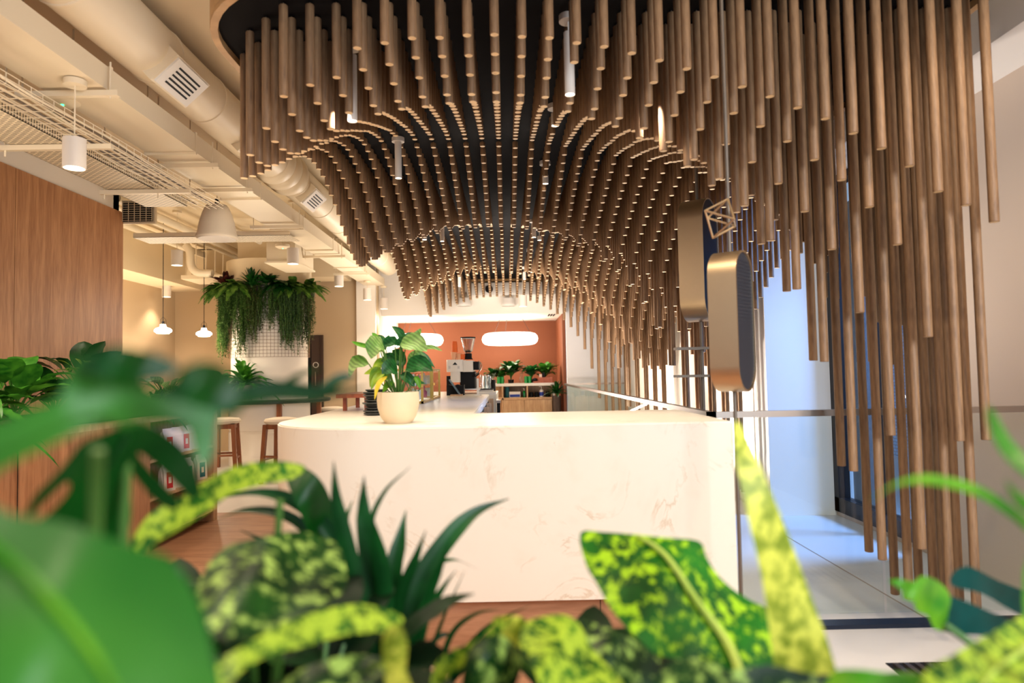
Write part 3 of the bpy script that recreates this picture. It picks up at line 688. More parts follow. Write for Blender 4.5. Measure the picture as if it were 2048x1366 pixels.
# cylinder pendants
def ceil_at(x, y):
    if -2.95 < x < xr_ and y < 2.95 or xl_-.03 < x < xr_: return zb-.004
    if abs(x-dx) < dr: return dz-math.sqrt(dr*dr-(x-dx)**2)-.002
    return ZC
def cyl_lamp(px, py, d, label, e=50, rr=None, hh=None):
    rr = .0155*3.5 if rr is None else rr; hh = .155 if hh is None else hh
    if d > 5: rr = .069; hh = .19
    p = P(px, py, d); t = thing('cylinder_pendant', tuple(p), label, 'pendant lamp', 'cream cylinder downlights on the left')
    MB().lathe(p, [(rr*.85,.02),(rr*.9,0),(rr,0),(rr,hh),(0,hh)], 28).build('lamp_body', M['lamp'], t)
    MB().cyl(p+Vector((0,0,.016)), rr*.86, .006, 24).build('lamp_lens', M['glow'], t)
    ztop = ceil_at(p.x, p.y)
    MB().cyl(p+Vector((0,0,hh)), .004, ztop-p.z-hh, 6).build('suspension_rod', M['duct'], t)
    MB().cyl((p.x,p.y,ztop-.03), .055, .03, 16).build('ceiling_rose', M['duct'], t)
    light('SPOT', 'cylinder_lamp', p-Vector((0,0,.03)), e*.6, size=.05, aim=p-Vector((0,0,1)), spot=110)
for a in ((148.5,337,3.5,'largest cream cylinder pendant, nearest, in front of the cable tray',90),
          (354,531,8.6,'cream cylinder pendant left of the bent drain pipe',70),
          (586,528,8.2,'cream cylinder pendant above the right side of the planted column',60),
          (333,594,11.2,'small cylinder pendant behind the left glass pendant cord',40),
          (678,573,10.4,'cylinder pendant right of the hanging ferns under the duct',60),
          (735,600,11.3,'cylinder pendant near the white pillar above the potted plant',50),
          (768,618,12.0,'small faint cylinder pendant in front of the lowered ceiling',40),
          (1046,613,11.6,'cylinder pendant in front of the lowered ceiling, right of the dome shades',40)):
    cyl_lamp(*a[:4], e=a[4])
for px, d in ((126,3.78),(565,5.9)):
    p = P(px, 205, d) if px == 126 else P(px, 494, 8.3); t = thing('smoke_detector', tuple(p), 'round white smoke detector with green light ' + ('above the nearest cylinder pendant' if px == 126 else 'under the duct above the column'), 'smoke detector')
    MB().lathe(p, [(0,-.02),(.05,-.02),(.085,0),(.085,.03),(0,.03)], 24).build('detector_body', M['duct'], t)
    MB().cyl(p+Vector((.01,-.02,-.026)), .008, .006, 8).build('indicator_light', emit('green_indicator', (60,255,140), 4), t)
    MB().cyl(p+Vector((0,0,.03)), .008, max(.01, ceil_at(p.x,p.y)-p.z-.03), 8).build('mounting_rod', M['duct'], t)
# glass pendants
for px, py, d, lb in ((326,667,9.0,'left white glowing glass pendant on a thin black cord'),(408,673,9.8,'right white glowing glass pendant on a thin black cord')):
    p = P(px, py, d); sc = .105; t = thing('glass_pendant', tuple(p), lb, 'pendant lamp', 'glowing glass pendants by the tan wall')
    MB().lathe(p, [(0,0),(.75*sc,0),(.78*sc,.12*sc),(1.0*sc,.22*sc),(1.02*sc,.45*sc),(.8*sc,.66*sc),(.42*sc,.78*sc),(.36*sc,.95*sc),(.34*sc,1.15*sc),(0,1.15*sc)], 28).build('glass_shade', M['glow2'], t)
    MB().cyl(p+Vector((0,0,1.15*sc)), .018, .04, 12).build('socket', M['black'], t)
    MB().sweep([p+Vector((-.04,0,1.0*sc)),p+Vector((-.036,0,.18)),p+Vector((0,0,.22)),p+Vector((.036,0,.18)),p+Vector((.04,0,1.0*sc))], .0025, 6).build('wire_frame', M['black'], t)
    MB().cyl(p+Vector((0,0,.16)), .005, ZC-p.z-.16, 6).build('cord', M['black'], t)
    light('POINT', 'pendant_bulb', p-Vector((0,0,.1)), 20, size=.08)
# ring pendants in the back bar
for px, py, w, lb in ((1020,678,.55,'oval glowing ring pendant in front of the terracotta wall, right one'),(831,681,.55,'oval glowing ring pendant partly behind the potted plant')):
    d = 13.4 if px > 900 else 13.5
    p = P(px, py, d); t = thing('ring_pendant', tuple(p), lb, 'pendant lamp', 'glowing ring pendants by the terracotta wall')
    rt = .115; R0 = w-rt; mb = MB(); n = 40; m_ = 12; vs = []
    for i in range(n):
        A = 2*PI*i/n
        for k in range(m_): B = 2*PI*k/m_; r = R0+rt*math.cos(B); vs.append((p.x+r*math.cos(A), p.y+r*math.sin(A), p.z+rt*math.sin(B)))
    mb.add(vs, [(i*m_+k, ((i+1)%n)*m_+k, ((i+1)%n)*m_+(k+1)%m_, i*m_+(k+1)%m_) for i in range(n) for k in range(m_)])
    mb.build('ring_shade', M['glow2'], t)
    zt_ = HC+1.07
    for A in (.3,2.4,4.5): MB().sweep([(p.x+R0*math.cos(A),p.y+R0*math.sin(A),p.z+rt*.9),(p.x+.25*math.cos(A),p.y+.1*math.sin(A),zt_)], .004, 5).build('suspension_wire', M['dark'], t)
    MB().cyl((p.x,p.y,zt_-.02), .27, .02, 24).build('ceiling_rose', M['white'], t)
    light('POINT', 'ring_bulb', p-Vector((0,0,.25)), 14, size=.25, col=(1,.86,.68))
# dome shades and air unit seen under the far end of the canopy
for px, py, lb in ((1017,612,'white dome pendant under the far canopy end, right one'),(928,612,'white dome pendant under the far canopy end, left one')):
    p = P(px, py, 12.35); t = thing('dome_pendant', tuple(p), lb, 'pendant lamp', 'white dome pendants in front of the lowered ceiling')
    MB().lathe(p, [(.12,.0),(.135,.0),(.14,.02),(.125,.06),(.11,.14),(0,.15)], 28).build('lamp_shade', M['white'], t)
    MB().cyl(p+Vector((0,0,.15)), .004, ZC-p.z-.15, 6).build('suspension_rod', M['white'], t)
ca = thing('cassette_air_unit', P(1010,590,12.35), 'white ceiling air unit seen between the far dowel ends', 'air unit')
a = P(935,600,12.3); b = P(1120,563,12.3); MB().box((a.x,12.3,a.z+.08),(b.x,12.49,b.z)).build('unit_body', M['white'], ca, smooth=False)
c_ = P(978,578,12.28); MB().sweep([c_, c_+Vector((0,.02,0))], .07, 20).build('fan_disc', M['dark'], ca)
# ================================================================ plants: builders
def arc(base, dirv, L, droop, n=8):
    """path from base along dirv, drooping"""
    base = Vector(base); d = Vector(dirv).normalized(); out = []
    for i in range(n+1):
        t = i/n; out.append(base + d*L*t + Vector((0,0,-droop*L*t*t)))
    return out
def plant(name, loc, label, cat='plant', group=None): return thing(name, tuple(loc), label, cat, group)
def broad_plant(loc, label, n=14, L=.3, W=.06, stem=.25, m='fol1', seed=0, spread=1.0, droop=.6, group=None, name='broad_leaf_plant', wave=.05):
    rd_ = random.Random(seed); t = plant(name, loc, label, 'plant', group); f = MB(); s = MB(); loc = Vector(loc)
    for i in range(n):
        a = 2*PI*i/n*1.618*2 + rd_.uniform(-.3,.3); el = rd_.uniform(.35,1.25)/spread; h = stem*rd_.uniform(.5,1.1)
        d = Vector((math.cos(a)*math.cos(el), math.sin(a)*math.cos(el), math.sin(el)))
        sp_ = [loc, loc + Vector((d.x*.3,d.y*.3,1))*h*.6, loc + Vector((d.x*h*.6,d.y*h*.6,h))]
        s.sweep(catmull(sp_,3), .004, 5)
        f.leaf(arc(sp_[-1], d, L*rd_.uniform(.7,1.15), droop*rd_.uniform(.5,1.2)), W*rd_.uniform(.8,1.2), fold=.2, wave=wave, seed=i)
    f.build('foliage', M[m], t, loc=loc); s.build('stems', M['stemg'], t, loc=loc); return t
def strap_plant(loc, label, n=22, L=.35, W=.018, m='fol2', seed=0, droop=.8, group=None, name='strap_leaf_plant'):
    rd_ = random.Random(seed); t = plant(name, loc, label, 'plant', group); f = MB(); loc = Vector(loc)
    for i in range(n):
        a = i*2.4 + rd_.uniform(-.2,.2); el = .25 + 1.2*(i/n); d = Vector((math.cos(a)*math.cos(el), math.sin(a)*math.cos(el), math.sin(el)))
        f.leaf(arc(loc, d, L*rd_.uniform(.75,1.1), droop*(1-.5*i/n), 10), W, fold=.35, prof=lambda u: .35+.65*math.sin(PI*min(1,u*.9+.1))**.7 if u < .97 else .02)
    f.build('foliage', M[m], t, loc=loc); MB().cyl(loc-Vector((0,0,.02)), .02, .05, 8).build('crown', M['stemg'], t, loc=loc); return t
def fern_plant(loc, label, n=16, L=.3, m='fern', seed=0, droop=.9, up=.9, group=None, name='fern', aw=None, front=None, pw=.05):
    rd_ = random.Random(seed); t = plant(name, loc, label, 'fern', group); f = MB(); loc = Vector(loc)
    for i in range(n):
        a = (front + rd_.uniform(-1.5,1.5)) if front is not None else i*2.4+rd_.uniform(-.3,.3)
        el = rd_.uniform(.1,up); d = Vector((math.cos(a)*math.cos(el), math.sin(a)*math.cos(el), math.sin(el)))
        pth = arc(loc, d, L*rd_.uniform(.7,1.15), droop*rd_.uniform(.6,1.1), 14); f.sweep(pth, .0025, 4)
        for k in range(2, len(pth)-1):
            q = pth[k]; dd = (pth[k+1]-pth[k-1]).normalized(); sd = dd.cross(Vector((0,0,1))); sd = sd.normalized() if sd.length > .01 else Vector((1,0,0))
            w = pw*math.sin(PI*min(1,(k/len(pth))**.7*.98+.02))
            for sgn in (-1,1):
                for off in (0,.5):
                    q2 = q.lerp(pth[k+1], off); e = q2 + (sd*sgn + dd*.35).normalized()*w; b_ = dd*.007
                    f.add([q2-b_, q2+b_, (q2+e)/2+b_*1.3, e, (q2+e)/2-b_*1.3], [(0,4,3,2,1)])
    f.build('fronds', M[m], t, loc=loc); return t
def trail_plant(top, label, cx, ax, ay, n=26, Lmin=.3, Lmax=.7, m='vine', seed=0, ctr=None, group=None, lw=.011):
    """strands hanging from a rim arc: ctr = column axis (x,y,r) and angle range ax..ay"""
    rd_ = random.Random(seed); t = plant('trailing_plant', top, label, 'hanging plant', group); f = MB(); s = MB(); top = Vector(top)
    for i in range(n):
        a = ax + (ay-ax)*rd_.random(); r = ctr[2] + rd_.uniform(.03,.16); L = rd_.uniform(Lmin, Lmax)*(.55+.45*math.sin(PI*(a-ax)/(ay-ax)))
        b = Vector((ctr[0]+r*math.cos(a), ctr[1]+r*math.sin(a), top.z + rd_.uniform(-.04,.06)))
        st = Vector((ctr[0]+(r-.06)*math.cos(a), ctr[1]+(r-.06)*math.sin(a), b.z+.03)); pth = [st, b]; q = b.copy(); k = 0
        while (b.z-q.z) < L:
            q = q + Vector((rd_.uniform(-.012,.012), rd_.uniform(-.008,.008), -.035)); pth.append(q.copy())
        s.sweep(pth, .0022, 3, False)
        for q in pth[1:]:
            for _ in range(4):
                an = rd_.uniform(0,2*PI); d = Vector((math.cos(an), math.sin(an), rd_.uniform(-.7,.3))).normalized(); w = lw*rd_.uniform(.7,1.2)
                sd = d.cross(Vector((0,0,1))).normalized()*w*.45; c = q + Vector((0,0,rd_.uniform(-.015,.015)))
                f.add([c, c+d*w*.6+sd, c+d*w*1.5, c+d*w*.6-sd], [(0,1,2,3)])
    f.build('leaves', M[m], t, loc=top); s.build('stems', M['stemg'], t, loc=top); return t
# ================================================================ planted column
KC = 1.275; cl = P(540, 745, 10.2); CX, CY, CR = cl.x, 10.2, .425*KC
col = thing('planted_column', (CX,CY,0), 'round white column wrapped in wire mesh with a stepped base', 'column')
MB().lathe((CX,CY,0), [(0,0),(CR+.03,0),(CR+.03,.48),(CR+.018,.49),(CR+.018,.51),(CR+.03,.52),(CR+.03,.90),(CR,.92),(CR,HC+1.27),(0,HC+1.27)], 48).build('column_shaft', M['wallw'], col)
MB().lathe((CX,CY,HC+1.27), [(0,0),(CR+.06,0),(CR+.06,.41),(0,.41)], 48).build('column_drum', M['ceil'], col)
MB().box((CX-.38,CY-.25,HC+1.68),(CX+.16,CY+.3,ZC)).build('column_neck', M['ceil'], col, smooth=False)
m2 = MB(); r = CR+.03; za, zb_ = HC+.28, HC+1.2
for k in range(72): a = 2*PI*k/72; m2.sweep([(CX+r*math.cos(a),CY+r*math.sin(a),za),(CX+r*math.cos(a),CY+r*math.sin(a),zb_)], .0022, 4, False)
for k in range(20):
    z = za+(zb_-za)*k/19; m2.sweep([(CX+r*math.cos(2*PI*i/40),CY+r*math.sin(2*PI*i/40),z) for i in range(41)], .0022, 4, False)
m2.build('wire_mesh', mat('rusty_wire', (120,90,66), .6), col)
MB().lathe((CX,CY,HC+1.20), [(CR,0),(CR+.10,0),(CR+.12,.08),(CR+.11,.08),(CR+.09,.02),(CR,.02)], 40).build('planting_trough', M['dark'], col)
def rimpt(deg, dr=.12, z=HC+1.27): a = math.radians(deg); return (CX+(CR+dr)*math.cos(a), CY+(CR+dr)*math.sin(a), z)
G = 'ferns and trailing plants on the column ring'
fern_plant(rimpt(190), 'pale green fern at the left edge of the planted column', 30, .34, 'fern', 1, .8, 1.0, G, front=PI*1.05, pw=.07)
fern_plant(rimpt(212), 'light fern between the left edge and the burgundy plant on the column', 28, .32, 'fern', 14, .9, 1.0, G, front=PI*1.25, pw=.07)
broad_plant(rimpt(226), 'burgundy leaved plant between ferns on the planted column', 18, .26, .045, .06, 'burg', 3, .8, .3, G, 'burgundy_leaf_plant')
fern_plant(rimpt(245), 'light fern left of middle on the planted column', 34, .32, 'fern', 2, .9, 1.0, G, front=PI*1.4, pw=.07)
strap_plant(rimpt(268), 'dark spiky plant at the middle of the planted column', 46, .30, .02, 'fol2', 5, .3, G)
broad_plant(rimpt(285), 'green broad leaved plant right of the spiky one on the column', 18, .26, .045, .04, 'fol2', 6, .9, .4, G)
fern_plant(rimpt(340), 'fern arching out at the right edge of the planted column', 36, .36, 'fern', 4, .7, 1.15, G, front=-.2, pw=.07)
fern_plant(rimpt(318), 'fern just left of the right edge on the planted column', 30, .32, 'fern', 9, .8, 1.1, G, front=-.7, pw=.07)
fern_plant(rimpt(300), 'dark fern right of middle on the planted column', 30, .32, 'fol2', 8, .9, .9, G, front=PI*1.65, pw=.07)
TV = ((186,222,90,.75,1.02,'vine','longest trailing vine at the left side of the column'),(205,243,80,.3,.62,'vine','short trailing vine below the burgundy plant on the column'),
      (243,263,76,.75,1.0,'vine','long speckled trailing vine left of middle on the column'),(262,279,46,.5,.8,'vine2','grey green trailing vine at the middle of the column'),
      (276,304,80,.28,.6,'vine','short trailing vine right of middle on the column'),(300,327,90,.65,.95,'vine','dark trailing vine at the right of the column'),(325,352,80,.6,.92,'vine2','yellowish trailing vine at the right edge of the column'))
for i, (a, b, n_, l0, l1, mm, lb) in enumerate(TV):
    trail_plant(rimpt((a+b)/2, .1, HC+1.27), lb, None, math.radians(a), math.radians(b), n_, l0, l1, mm, 20+i, (CX,CY,CR), 'trailing vines on the column', .023)
# round bar table about the column
tb = thing('round_bar_table', (CX,CY,0), 'round dark edged bar table wrapped around the white column', 'table')
TZ = .90
MB().lathe((CX,CY,TZ), [(CR+.03,0),(.85,0),(.87,.01),(.87,.045),(.85,.055),(CR+.03,.055)], 48).build('table_top', M['dark'], tb)
for k in range(4):
    a = .5+k*PI/2; MB().box((CX+.72*math.cos(a)-.03,CY+.72*math.sin(a)-.03,0),(CX+.72*math.cos(a)+.03,CY+.72*math.sin(a)+.03,TZ)).build('leg', M['stool'], tb, smooth=False)
def pot(p, r, h, m, parent, n=28): MB().lathe(p, [(0,0),(r*.75,0),(r*.9,h*.15),(r,h*.9),(r,h),(r*.9,h),(r*.88,h*.86),(0,h*.86)], n).build('plant_pot', M[m], parent)
q = P(487, 776, 9.46); q.z = TZ+.055; pp = strap_plant(q+Vector((0,0,.2)), 'strappy green plant in a grey pot on the round bar table', 44, .62, .04, 'fol1', 11, .75, name='potted_strap_plant')
MB().lathe(q, [(0,0),(.11,0),(.13,.2),(.12,.2),(.11,.18),(0,.18)], 24).build('plant_pot', M['grey'], pp, loc=q)
q = P(438, 770, 9.75); q.z = TZ+.055
pp = broad_plant(q+Vector((0,0,.1)), 'dark round leaved plant beside the strappy plant on the bar table', 20, .2, .08, .2, 'fol2', 12, 1, .4, name='potted_dark_plant')
MB().lathe(q, [(0,0),(.07,0),(.085,.1),(.075,.1),(0,.09)], 24).build('plant_pot', M['dark'], pp, loc=q)
# stools
def stool(x, y, rz, label):
    t = thing('bar_stool', (x,y,0), label, 'bar stool', 'wooden bar stools round the column table')
    MB().lathe((x,y,.70), [(0,0),(.16,0),(.19,.015),(.2,.04),(.185,.065),(.1,.08),(0,.082)], 32).build('seat', M['fabric'], t)
    R = Matrix.Rotation(rz,3,'Z')
    for sx in (-1,1):
        for sy in (-1,1):
            a = Vector((x,y,0)) + R @ Vector((sx*.17,sy*.17,0)); b = Vector((x,y,.70)) + R @ Vector((sx*.13,sy*.13,0)); m_ = MB()
            vs = []
            for c, h_ in ((a,.021),(b,.024)): vs += [c + R @ Vector((u*h_,v*h_,0)) for u, v in ((-1,-1),(1,-1),(1,1),(-1,1))]
            m_.add(vs, [(0,3,2,1),(4,5,6,7)]+[(i,(i+1)%4,4+(i+1)%4,4+i) for i in range(4)]); m_.build('leg', M['stool'], t, smooth=False)
    for sx, z in ((-1,.28),(1,.28)):
        m_ = MB(); c = Vector((x,y,z)); u = R @ Vector((sx*.155,0,0)); v = R @ Vector((0,.155,0))
        m_.sweep([c+u-v, c+u+v], .014, 6); m_.build('footrest', M['stool'], t)
        m_ = MB(); m_.sweep([c+R@Vector((-.155,sx*.155,.04)), c+R@Vector((.155,sx*.155,.04))], .014, 6); m_.build('footrest', M['stool'], t)
    m_ = MB(); h_ = .14
    vs = [Vector((x,y,zz)) + R @ Vector((a*h_,b*h_,0)) for zz in (.645,.70) for a, b in ((-1,-1),(1,-1),(1,1),(-1,1))]
    m_.add(vs, [(0,3,2,1),(4,5,6,7)]+[(i,(i+1)%4,4+(i+1)%4,4+i) for i in range(4)]); m_.build('seat_frame', M['stool'], t, smooth=False)
a = P(448,850,8.6); stool(a.x, 8.6, .2, 'wooden bar stool with cream seat just right of the shelf end')
a = P(562,850,8.4); stool(a.x, 8.4, -.2, 'wooden bar stool with cream seat partly behind the rounded counter corner')
a = P(400,800,10.0); stool(a.x, 10.0, .4, 'farthest left bar stool, behind the round table')
a = P(664,800,11.0); stool(a.x, 11.0, .1, 'far wooden bar stool near the dark door')
# dark door in the back wall
a = P(598,800,11.97); b = P(646,670,11.97)
d1 = struct('door_1', MB().box((a.x,11.95,0),(b.x,12.0,b.z)), M['door'])
xm_ = P(622,700,11.95).x
MB().box((a.x,11.93,0),(xm_,11.95,b.z-.03)).build('door_glass', M['black'], d1, smooth=False)
MB().box((xm_+.01,11.93,0),(b.x-.05,11.95,b.z-.03)).build('door_leaf', M['door'], d1, smooth=False)
h = P(631.5,730,11.92); m_ = MB(); m_.sweep([h+Vector((.045*math.cos(k*PI/10),0,.045*math.sin(k*PI/10))) for k in range(21)], .006, 6); m_.build('door_ring', M['white'], d1)
h = P(631.5,755,11.92); MB().box((h.x-.008,11.9,h.z-.15),(h.x+.008,11.93,h.z+.1)).build('door_handle', M['metal'], d1, smooth=False)
# ================================================================ oak planter cabinet on the left
pc = thing('planter_cabinet', (-3.2,4.5,0), 'low oak planter cabinet with open end shelves along the left aisle', 'cabinet')
XF = -2.62; YA, YS, YB = 2.3, 5.05, 6.2
MB().box((-3.98,YA,.012),(XF,YS,.96)).build('cabinet_body', M['oak'], pc, smooth=False)
MB().box((-3.98,YA,.96),(XF,YB,1.0)).build('top_rim', M['oak3'], pc, smooth=False)
MB().box((-3.9,YA+.08,1.0),(XF-.08,YB-.08,1.01)).build('soil', M['soil'], pc, smooth=False)
MB().box((XF-.003,3.69,.012),(XF+.002,3.695,.96)).build('panel_joint', M['black'], pc, smooth=False)
MB().box((XF-.38,YS,.012),(XF-.36,YB,.96)).build('shelf_back', M['oak3'], pc, smooth=False)
MB().box((XF-.36,YB-.075,.012),(XF+.004,YB,.96)).build('end_upright', M['oak3'], pc, smooth=False)
for z in (.10,.38,.66): MB().box((XF-.36,YS,z),(XF-.002,YB-.05,z+.022)).build('shelf', M['oak3'], pc, smooth=False)
MB().box((-3.98,YS,.012),(XF-.38,YB,.96)).build('cabinet_body', M['oak'], pc, smooth=False)
def bag(y, z, lab, label, w=.105, h=.205):
    x = XF-.062; t = thing('coffee_bag', (x,y,z), label, 'coffee bag', 'paper coffee bags on the end shelves')
    RB = Matrix.Rotation(-.4, 3, 'Z')
    def tw_(vs): return [RB @ (Vector(v)-Vector((x,y,z))) + Vector((x,y,z)) for v in vs]
    m_ = MB(); prof = [(0,-.034),(0,.034),(h*.7,.030),(h*.85,.012),(h*.9,.004),(h,.004),(h,-.004),(h*.9,-.004),(h*.85,-.012),(h*.7,-.030)]
    ws = lambda zz: w/2*(1 if zz < h*.7 else (.9 if zz < h*.87 else .78))
    n = len(prof); vs = [(x+d_, y-ws(zz), z+zz) for zz, d_ in prof] + [(x+d_, y+ws(zz), z+zz) for zz, d_ in prof]
    m_.add(tw_(vs), [tuple(range(n)), tuple(range(2*n-1,n-1,-1))] + [(i,n+i,n+(i+1)%n,(i+1)%n) for i in range(n)]); m_.build('bag_body', M['paper'], t, smooth=False)
    if lab:
        m_ = MB(); m_.add(tw_([(x+.036,y-w*.26,z+h*.1),(x+.036,y+w*.26,z+h*.1),(x+.0325,y+w*.26,z+h*.68),(x+.0325,y-w*.26,z+h*.68)]), [(0,1,2,3)]); m_.build('bag_label', M[lab], t, smooth=False)
        m_ = MB(); m_.add(tw_([(x+.037,y-w*.12,z+h*.28),(x+.037,y+w*.12,z+h*.28),(x+.0358,y+w*.12,z+h*.5),(x+.0358,y-w*.12,z+h*.5)]), [(0,1,2,3)]); m_.build('label_emblem', M['paper'], t, smooth=False)
for y, lab, lb in ((5.42,'red','paper coffee bag with deep red label, left on the upper shelf'),(5.56,None,'plain paper coffee bag beside the red labelled one, upper shelf'),(5.70,'pink','paper coffee bag with pink label in the middle of the upper shelf'),(5.84,None,'plain paper coffee bag between the pink and green ones, upper shelf'),(5.985,'green','paper coffee bag with green label, right on the upper shelf')):
    bag(y, .682, lab, lb)
for y, lab, lb in ((5.42,'red','paper coffee bag with small red label on the lower shelf'),(5.60,None,'plain paper coffee bag in the middle of the lower shelf'),(5.75,'green','paper coffee bag with green label, middle of the lower shelf'),(5.995,'teal','paper coffee bag with dark teal label, right on the lower shelf')):
    bag(y, .402, lab, lb, .11, .215)
ct = thing('small_carton', (XF-.12,5.8,.9), 'small orange and yellow carton on the planter top by the shelf end', 'carton')
MB().box((XF-.16,5.62,1.0),(XF-.06,5.82,1.05)).build('carton_body', M['flower'], ct, smooth=False)
MB().box((XF-.059,5.64,1.01),(XF-.058,5.80,1.04)).build('carton_label', M['yel'], ct, smooth=False)
PG = 'plants in the left planter cabinet'
zz_ = 1.01
def at(px, Y): v = P(px, 745, Y); return (max(-3.85, min(XF-.12, v.x)), Y, zz_)
broad_plant(at(30,3.9), 'glossy bright broad leaved plant at the far left of the planter', 20, .34, .07, .26, 'fol1', 31, 1, .5, PG)
broad_plant(at(110,4.4), 'dark green broad leaved plant against the oak panelling', 18, .3, .06, .22, 'fol2', 32, 1.1, .5, PG)
strap_plant(at(70,3.6), 'grassy strap leaved plant low at the left of the planter', 30, .42, .016, 'fol1', 33, .7, PG)
broad_plant(at(200,4.6), 'yellow green small leaved plant in the middle of the planter', 34, .12, .02, .34, 'fol3', 34, 1, .5, PG, 'small_leaf_plant')
broad_plant(at(165,5.4), 'dark split leaved plant rising behind in the planter', 10, .38, .1, .34, 'mon2', 35, .8, .5, PG, 'split_leaf_plant')
broad_plant(at(230,5.3), 'round lime leaved plant right of middle in the planter', 10, .18, .08, .25, 'brt', 36, .9, .3, PG, 'round_leaf_plant')
strap_plant(at(265,5.6), 'thin arching strap plant at the right of the planter', 24, .42, .012, 'fol3', 37, .6, PG)
broad_plant(at(60,3.1), 'pale striped broad plant at the near end of the planter', 16, .34, .06, .16, 'cala', 38, 1.2, .6, PG, 'striped_leaf_plant')
strap_plant(at(310,5.7), 'dark grassy plant near the right end of the planter', 30, .34, .018, 'fol2', 39, .8, PG)
broad_plant(at(330,5.8), 'silver flecked broad plant above the coffee bags', 18, .2, .045, .22, 'cala', 40, 1, .5, PG, 'flecked_leaf_plant')
broad_plant(at(150,3.5), 'mid green broad plant over the planter front edge', 20, .3, .055, .14, 'fol1', 41, 1.3, .7, PG)
broad_plant(at(250,4.5), 'dark broad plant behind the foreground leaves', 18, .26, .05, .2, 'fol2', 42, 1.1, .6, PG)
broad_plant(at(395,6.0), 'dark leafy plant at the last end of the planter', 14, .2, .04, .16, 'fol2', 43, 1.1, .5, PG)
# ================================================================ things on the counter
pt = P(797, 842, 3.28); pt.z = CT_Z
calp = thing('potted_calathea', tuple(pt), 'leafy striped plant in a round cream stone pot on the counter', 'potted plant')
MB().lathe(pt, [(0,.002),(.055,.002),(.062,.0),(.084,.03),(.098,.075),(.101,.11),(.098,.148),(.09,.148),(.088,.135),(0,.13)], 40).build('plant_pot', M['stone'], calp, loc=pt)
MB().cyl(pt+Vector((0,0,.13)), .086, .006, 24).build('soil', M['soil'], calp, loc=pt)
CL = [ # stem top px, leaf mid px, leaf tip px, half width m, depth offset, material
 ((770,705),(752,690),(742,718),.052,-.06,'cala'), ((765,690),(785,680),(790,672),.03,.0,'calad'),
 ((800,690),(830,685),(854,703),.048,-.05,'cala'), ((805,684),(800,665),(783,652),.02,.02,'calad'),
 ((812,684),(832,672),(842,656),.02,.03,'cala'), ((812,740),(838,728),(866,742),.045,-.05,'calad'),
 ((795,745),(780,735),(764,748),.042,-.07,'calad'), ((760,698),(722,690),(703,683),.012,.02,'brt'),
 ((765,700),(752,675),(744,665),.014,.04,'brt'), ((830,700),(862,694),(885,702),.012,.02,'cala'),
 ((738,728),(712,724),(698,755),.032,.05,'cala'), ((820,715),(845,712),(870,736),.02,.06,'calad'),
 ((768,748),(750,745),(740,775),.022,-.02,'fol3'), ((775,752),(757,768),(749,800),.012,-.06,'yel'),
 ((785,700),(800,712),(812,722),.028,.05,'calad'), ((790,690),(805,680),(810,668),.022,-.02,'calad'), ((760,735),(745,742),(728,748),.016,.03,'fol3'),
 ((772,700),(760,680),(748,672),.026,.06,'calad'), ((815,725),(835,712),(858,722),.03,.04,'cala'), ((790,725),(778,716),(762,722),.03,.03,'calad'), ((802,700),(816,676),(836,668),.026,.05,'calad'), ((800,750),(816,756),(828,774),.026,.0,'calad'), ((778,735),(760,726),(745,735),.026,.04,'fol3'), ((805,735),(800,720),(790,708),.03,.07,'calad'), ((770,745),(752,757),(742,780),.016,-.04,'fol3'), ((812,745),(828,760),(852,768),.014,.03,'calad'), ((788,765),(775,770),(765,786),.016,.0,'brt'),
 ((778,760),(765,752),(756,765),.018,-.03,'brt'), ((830,752),(836,762),(840,778),.014,.0,'brt')]
for i, (a, b, c, w, dd, mm) in enumerate(CL):
    A, B, C_ = P(*a, 3.28+dd), P(*b, 3.28+dd*1.4), P(*c, 3.28+dd*1.7)
    lf = MB().leaf(catmull([A,B,C_],4), w, side=(R3 @ Vector((B-A).normalized().cross(Vector((0,1,0)))) if False else (C_-A).cross(Vector((.15,-1,.35)))), fold=.25, wave=.05, seed=i)
    lf.build('leaf', M[mm], calp, loc=A)
    MB().sweep(catmull([pt+Vector((random.uniform(-.02,.02),random.uniform(-.02,.02),.13)), pt.lerp(A,.55)+Vector((0,0,.03)), A],4), .0028, 6).build('stem', M['stemg'], calp, loc=A)
# stack of slate dishes
q = P(753, 826, 3.95); q.z = CT_Z; zc = CT_Z
pos = ['lowest','second from the bottom','third from the bottom','fourth from the bottom','fifth from the bottom','fifth from the top','fourth from the top','third from the top','second from the top','topmost']
for k in range(10):
    r = .072 + .006*math.sin(k*1.9); o = (q.x+random.uniform(-.004,.004), q.y+random.uniform(-.004,.004), zc)
    tag(MB().lathe(o, [(0,0),(r*.72,0),(r*.95,.006),(r,.011),(r*.98,.0145),(r*.7,.0145),(0,.0145)], 30).build('slate_dish', M['slate'], loc=o), f'dark slate dish, {pos[k]} of the stack behind the cream pot', 'dish', 'stacked slate dishes on the counter'); zc += .0148
# wooden serving stand
q = P(712, 820, 4.55); st = thing('serving_stand', (q.x,4.55,CT_Z), 'reddish wooden serving stand on the counter edge behind the dishes', 'stand')
MB().box((q.x-.10,4.42,CT_Z+.085),(q.x+.12,4.95,CT_Z+.11)).build('stand_top', M['wood_r'], st, smooth=False)
for x in (q.x-.06,q.x+.08):
    for y in (4.5,4.88): MB().box((x-.012,y-.012,CT_Z),(x+.012,y+.012,CT_Z+.085)).build('leg', M['wood_r'], st, smooth=False)
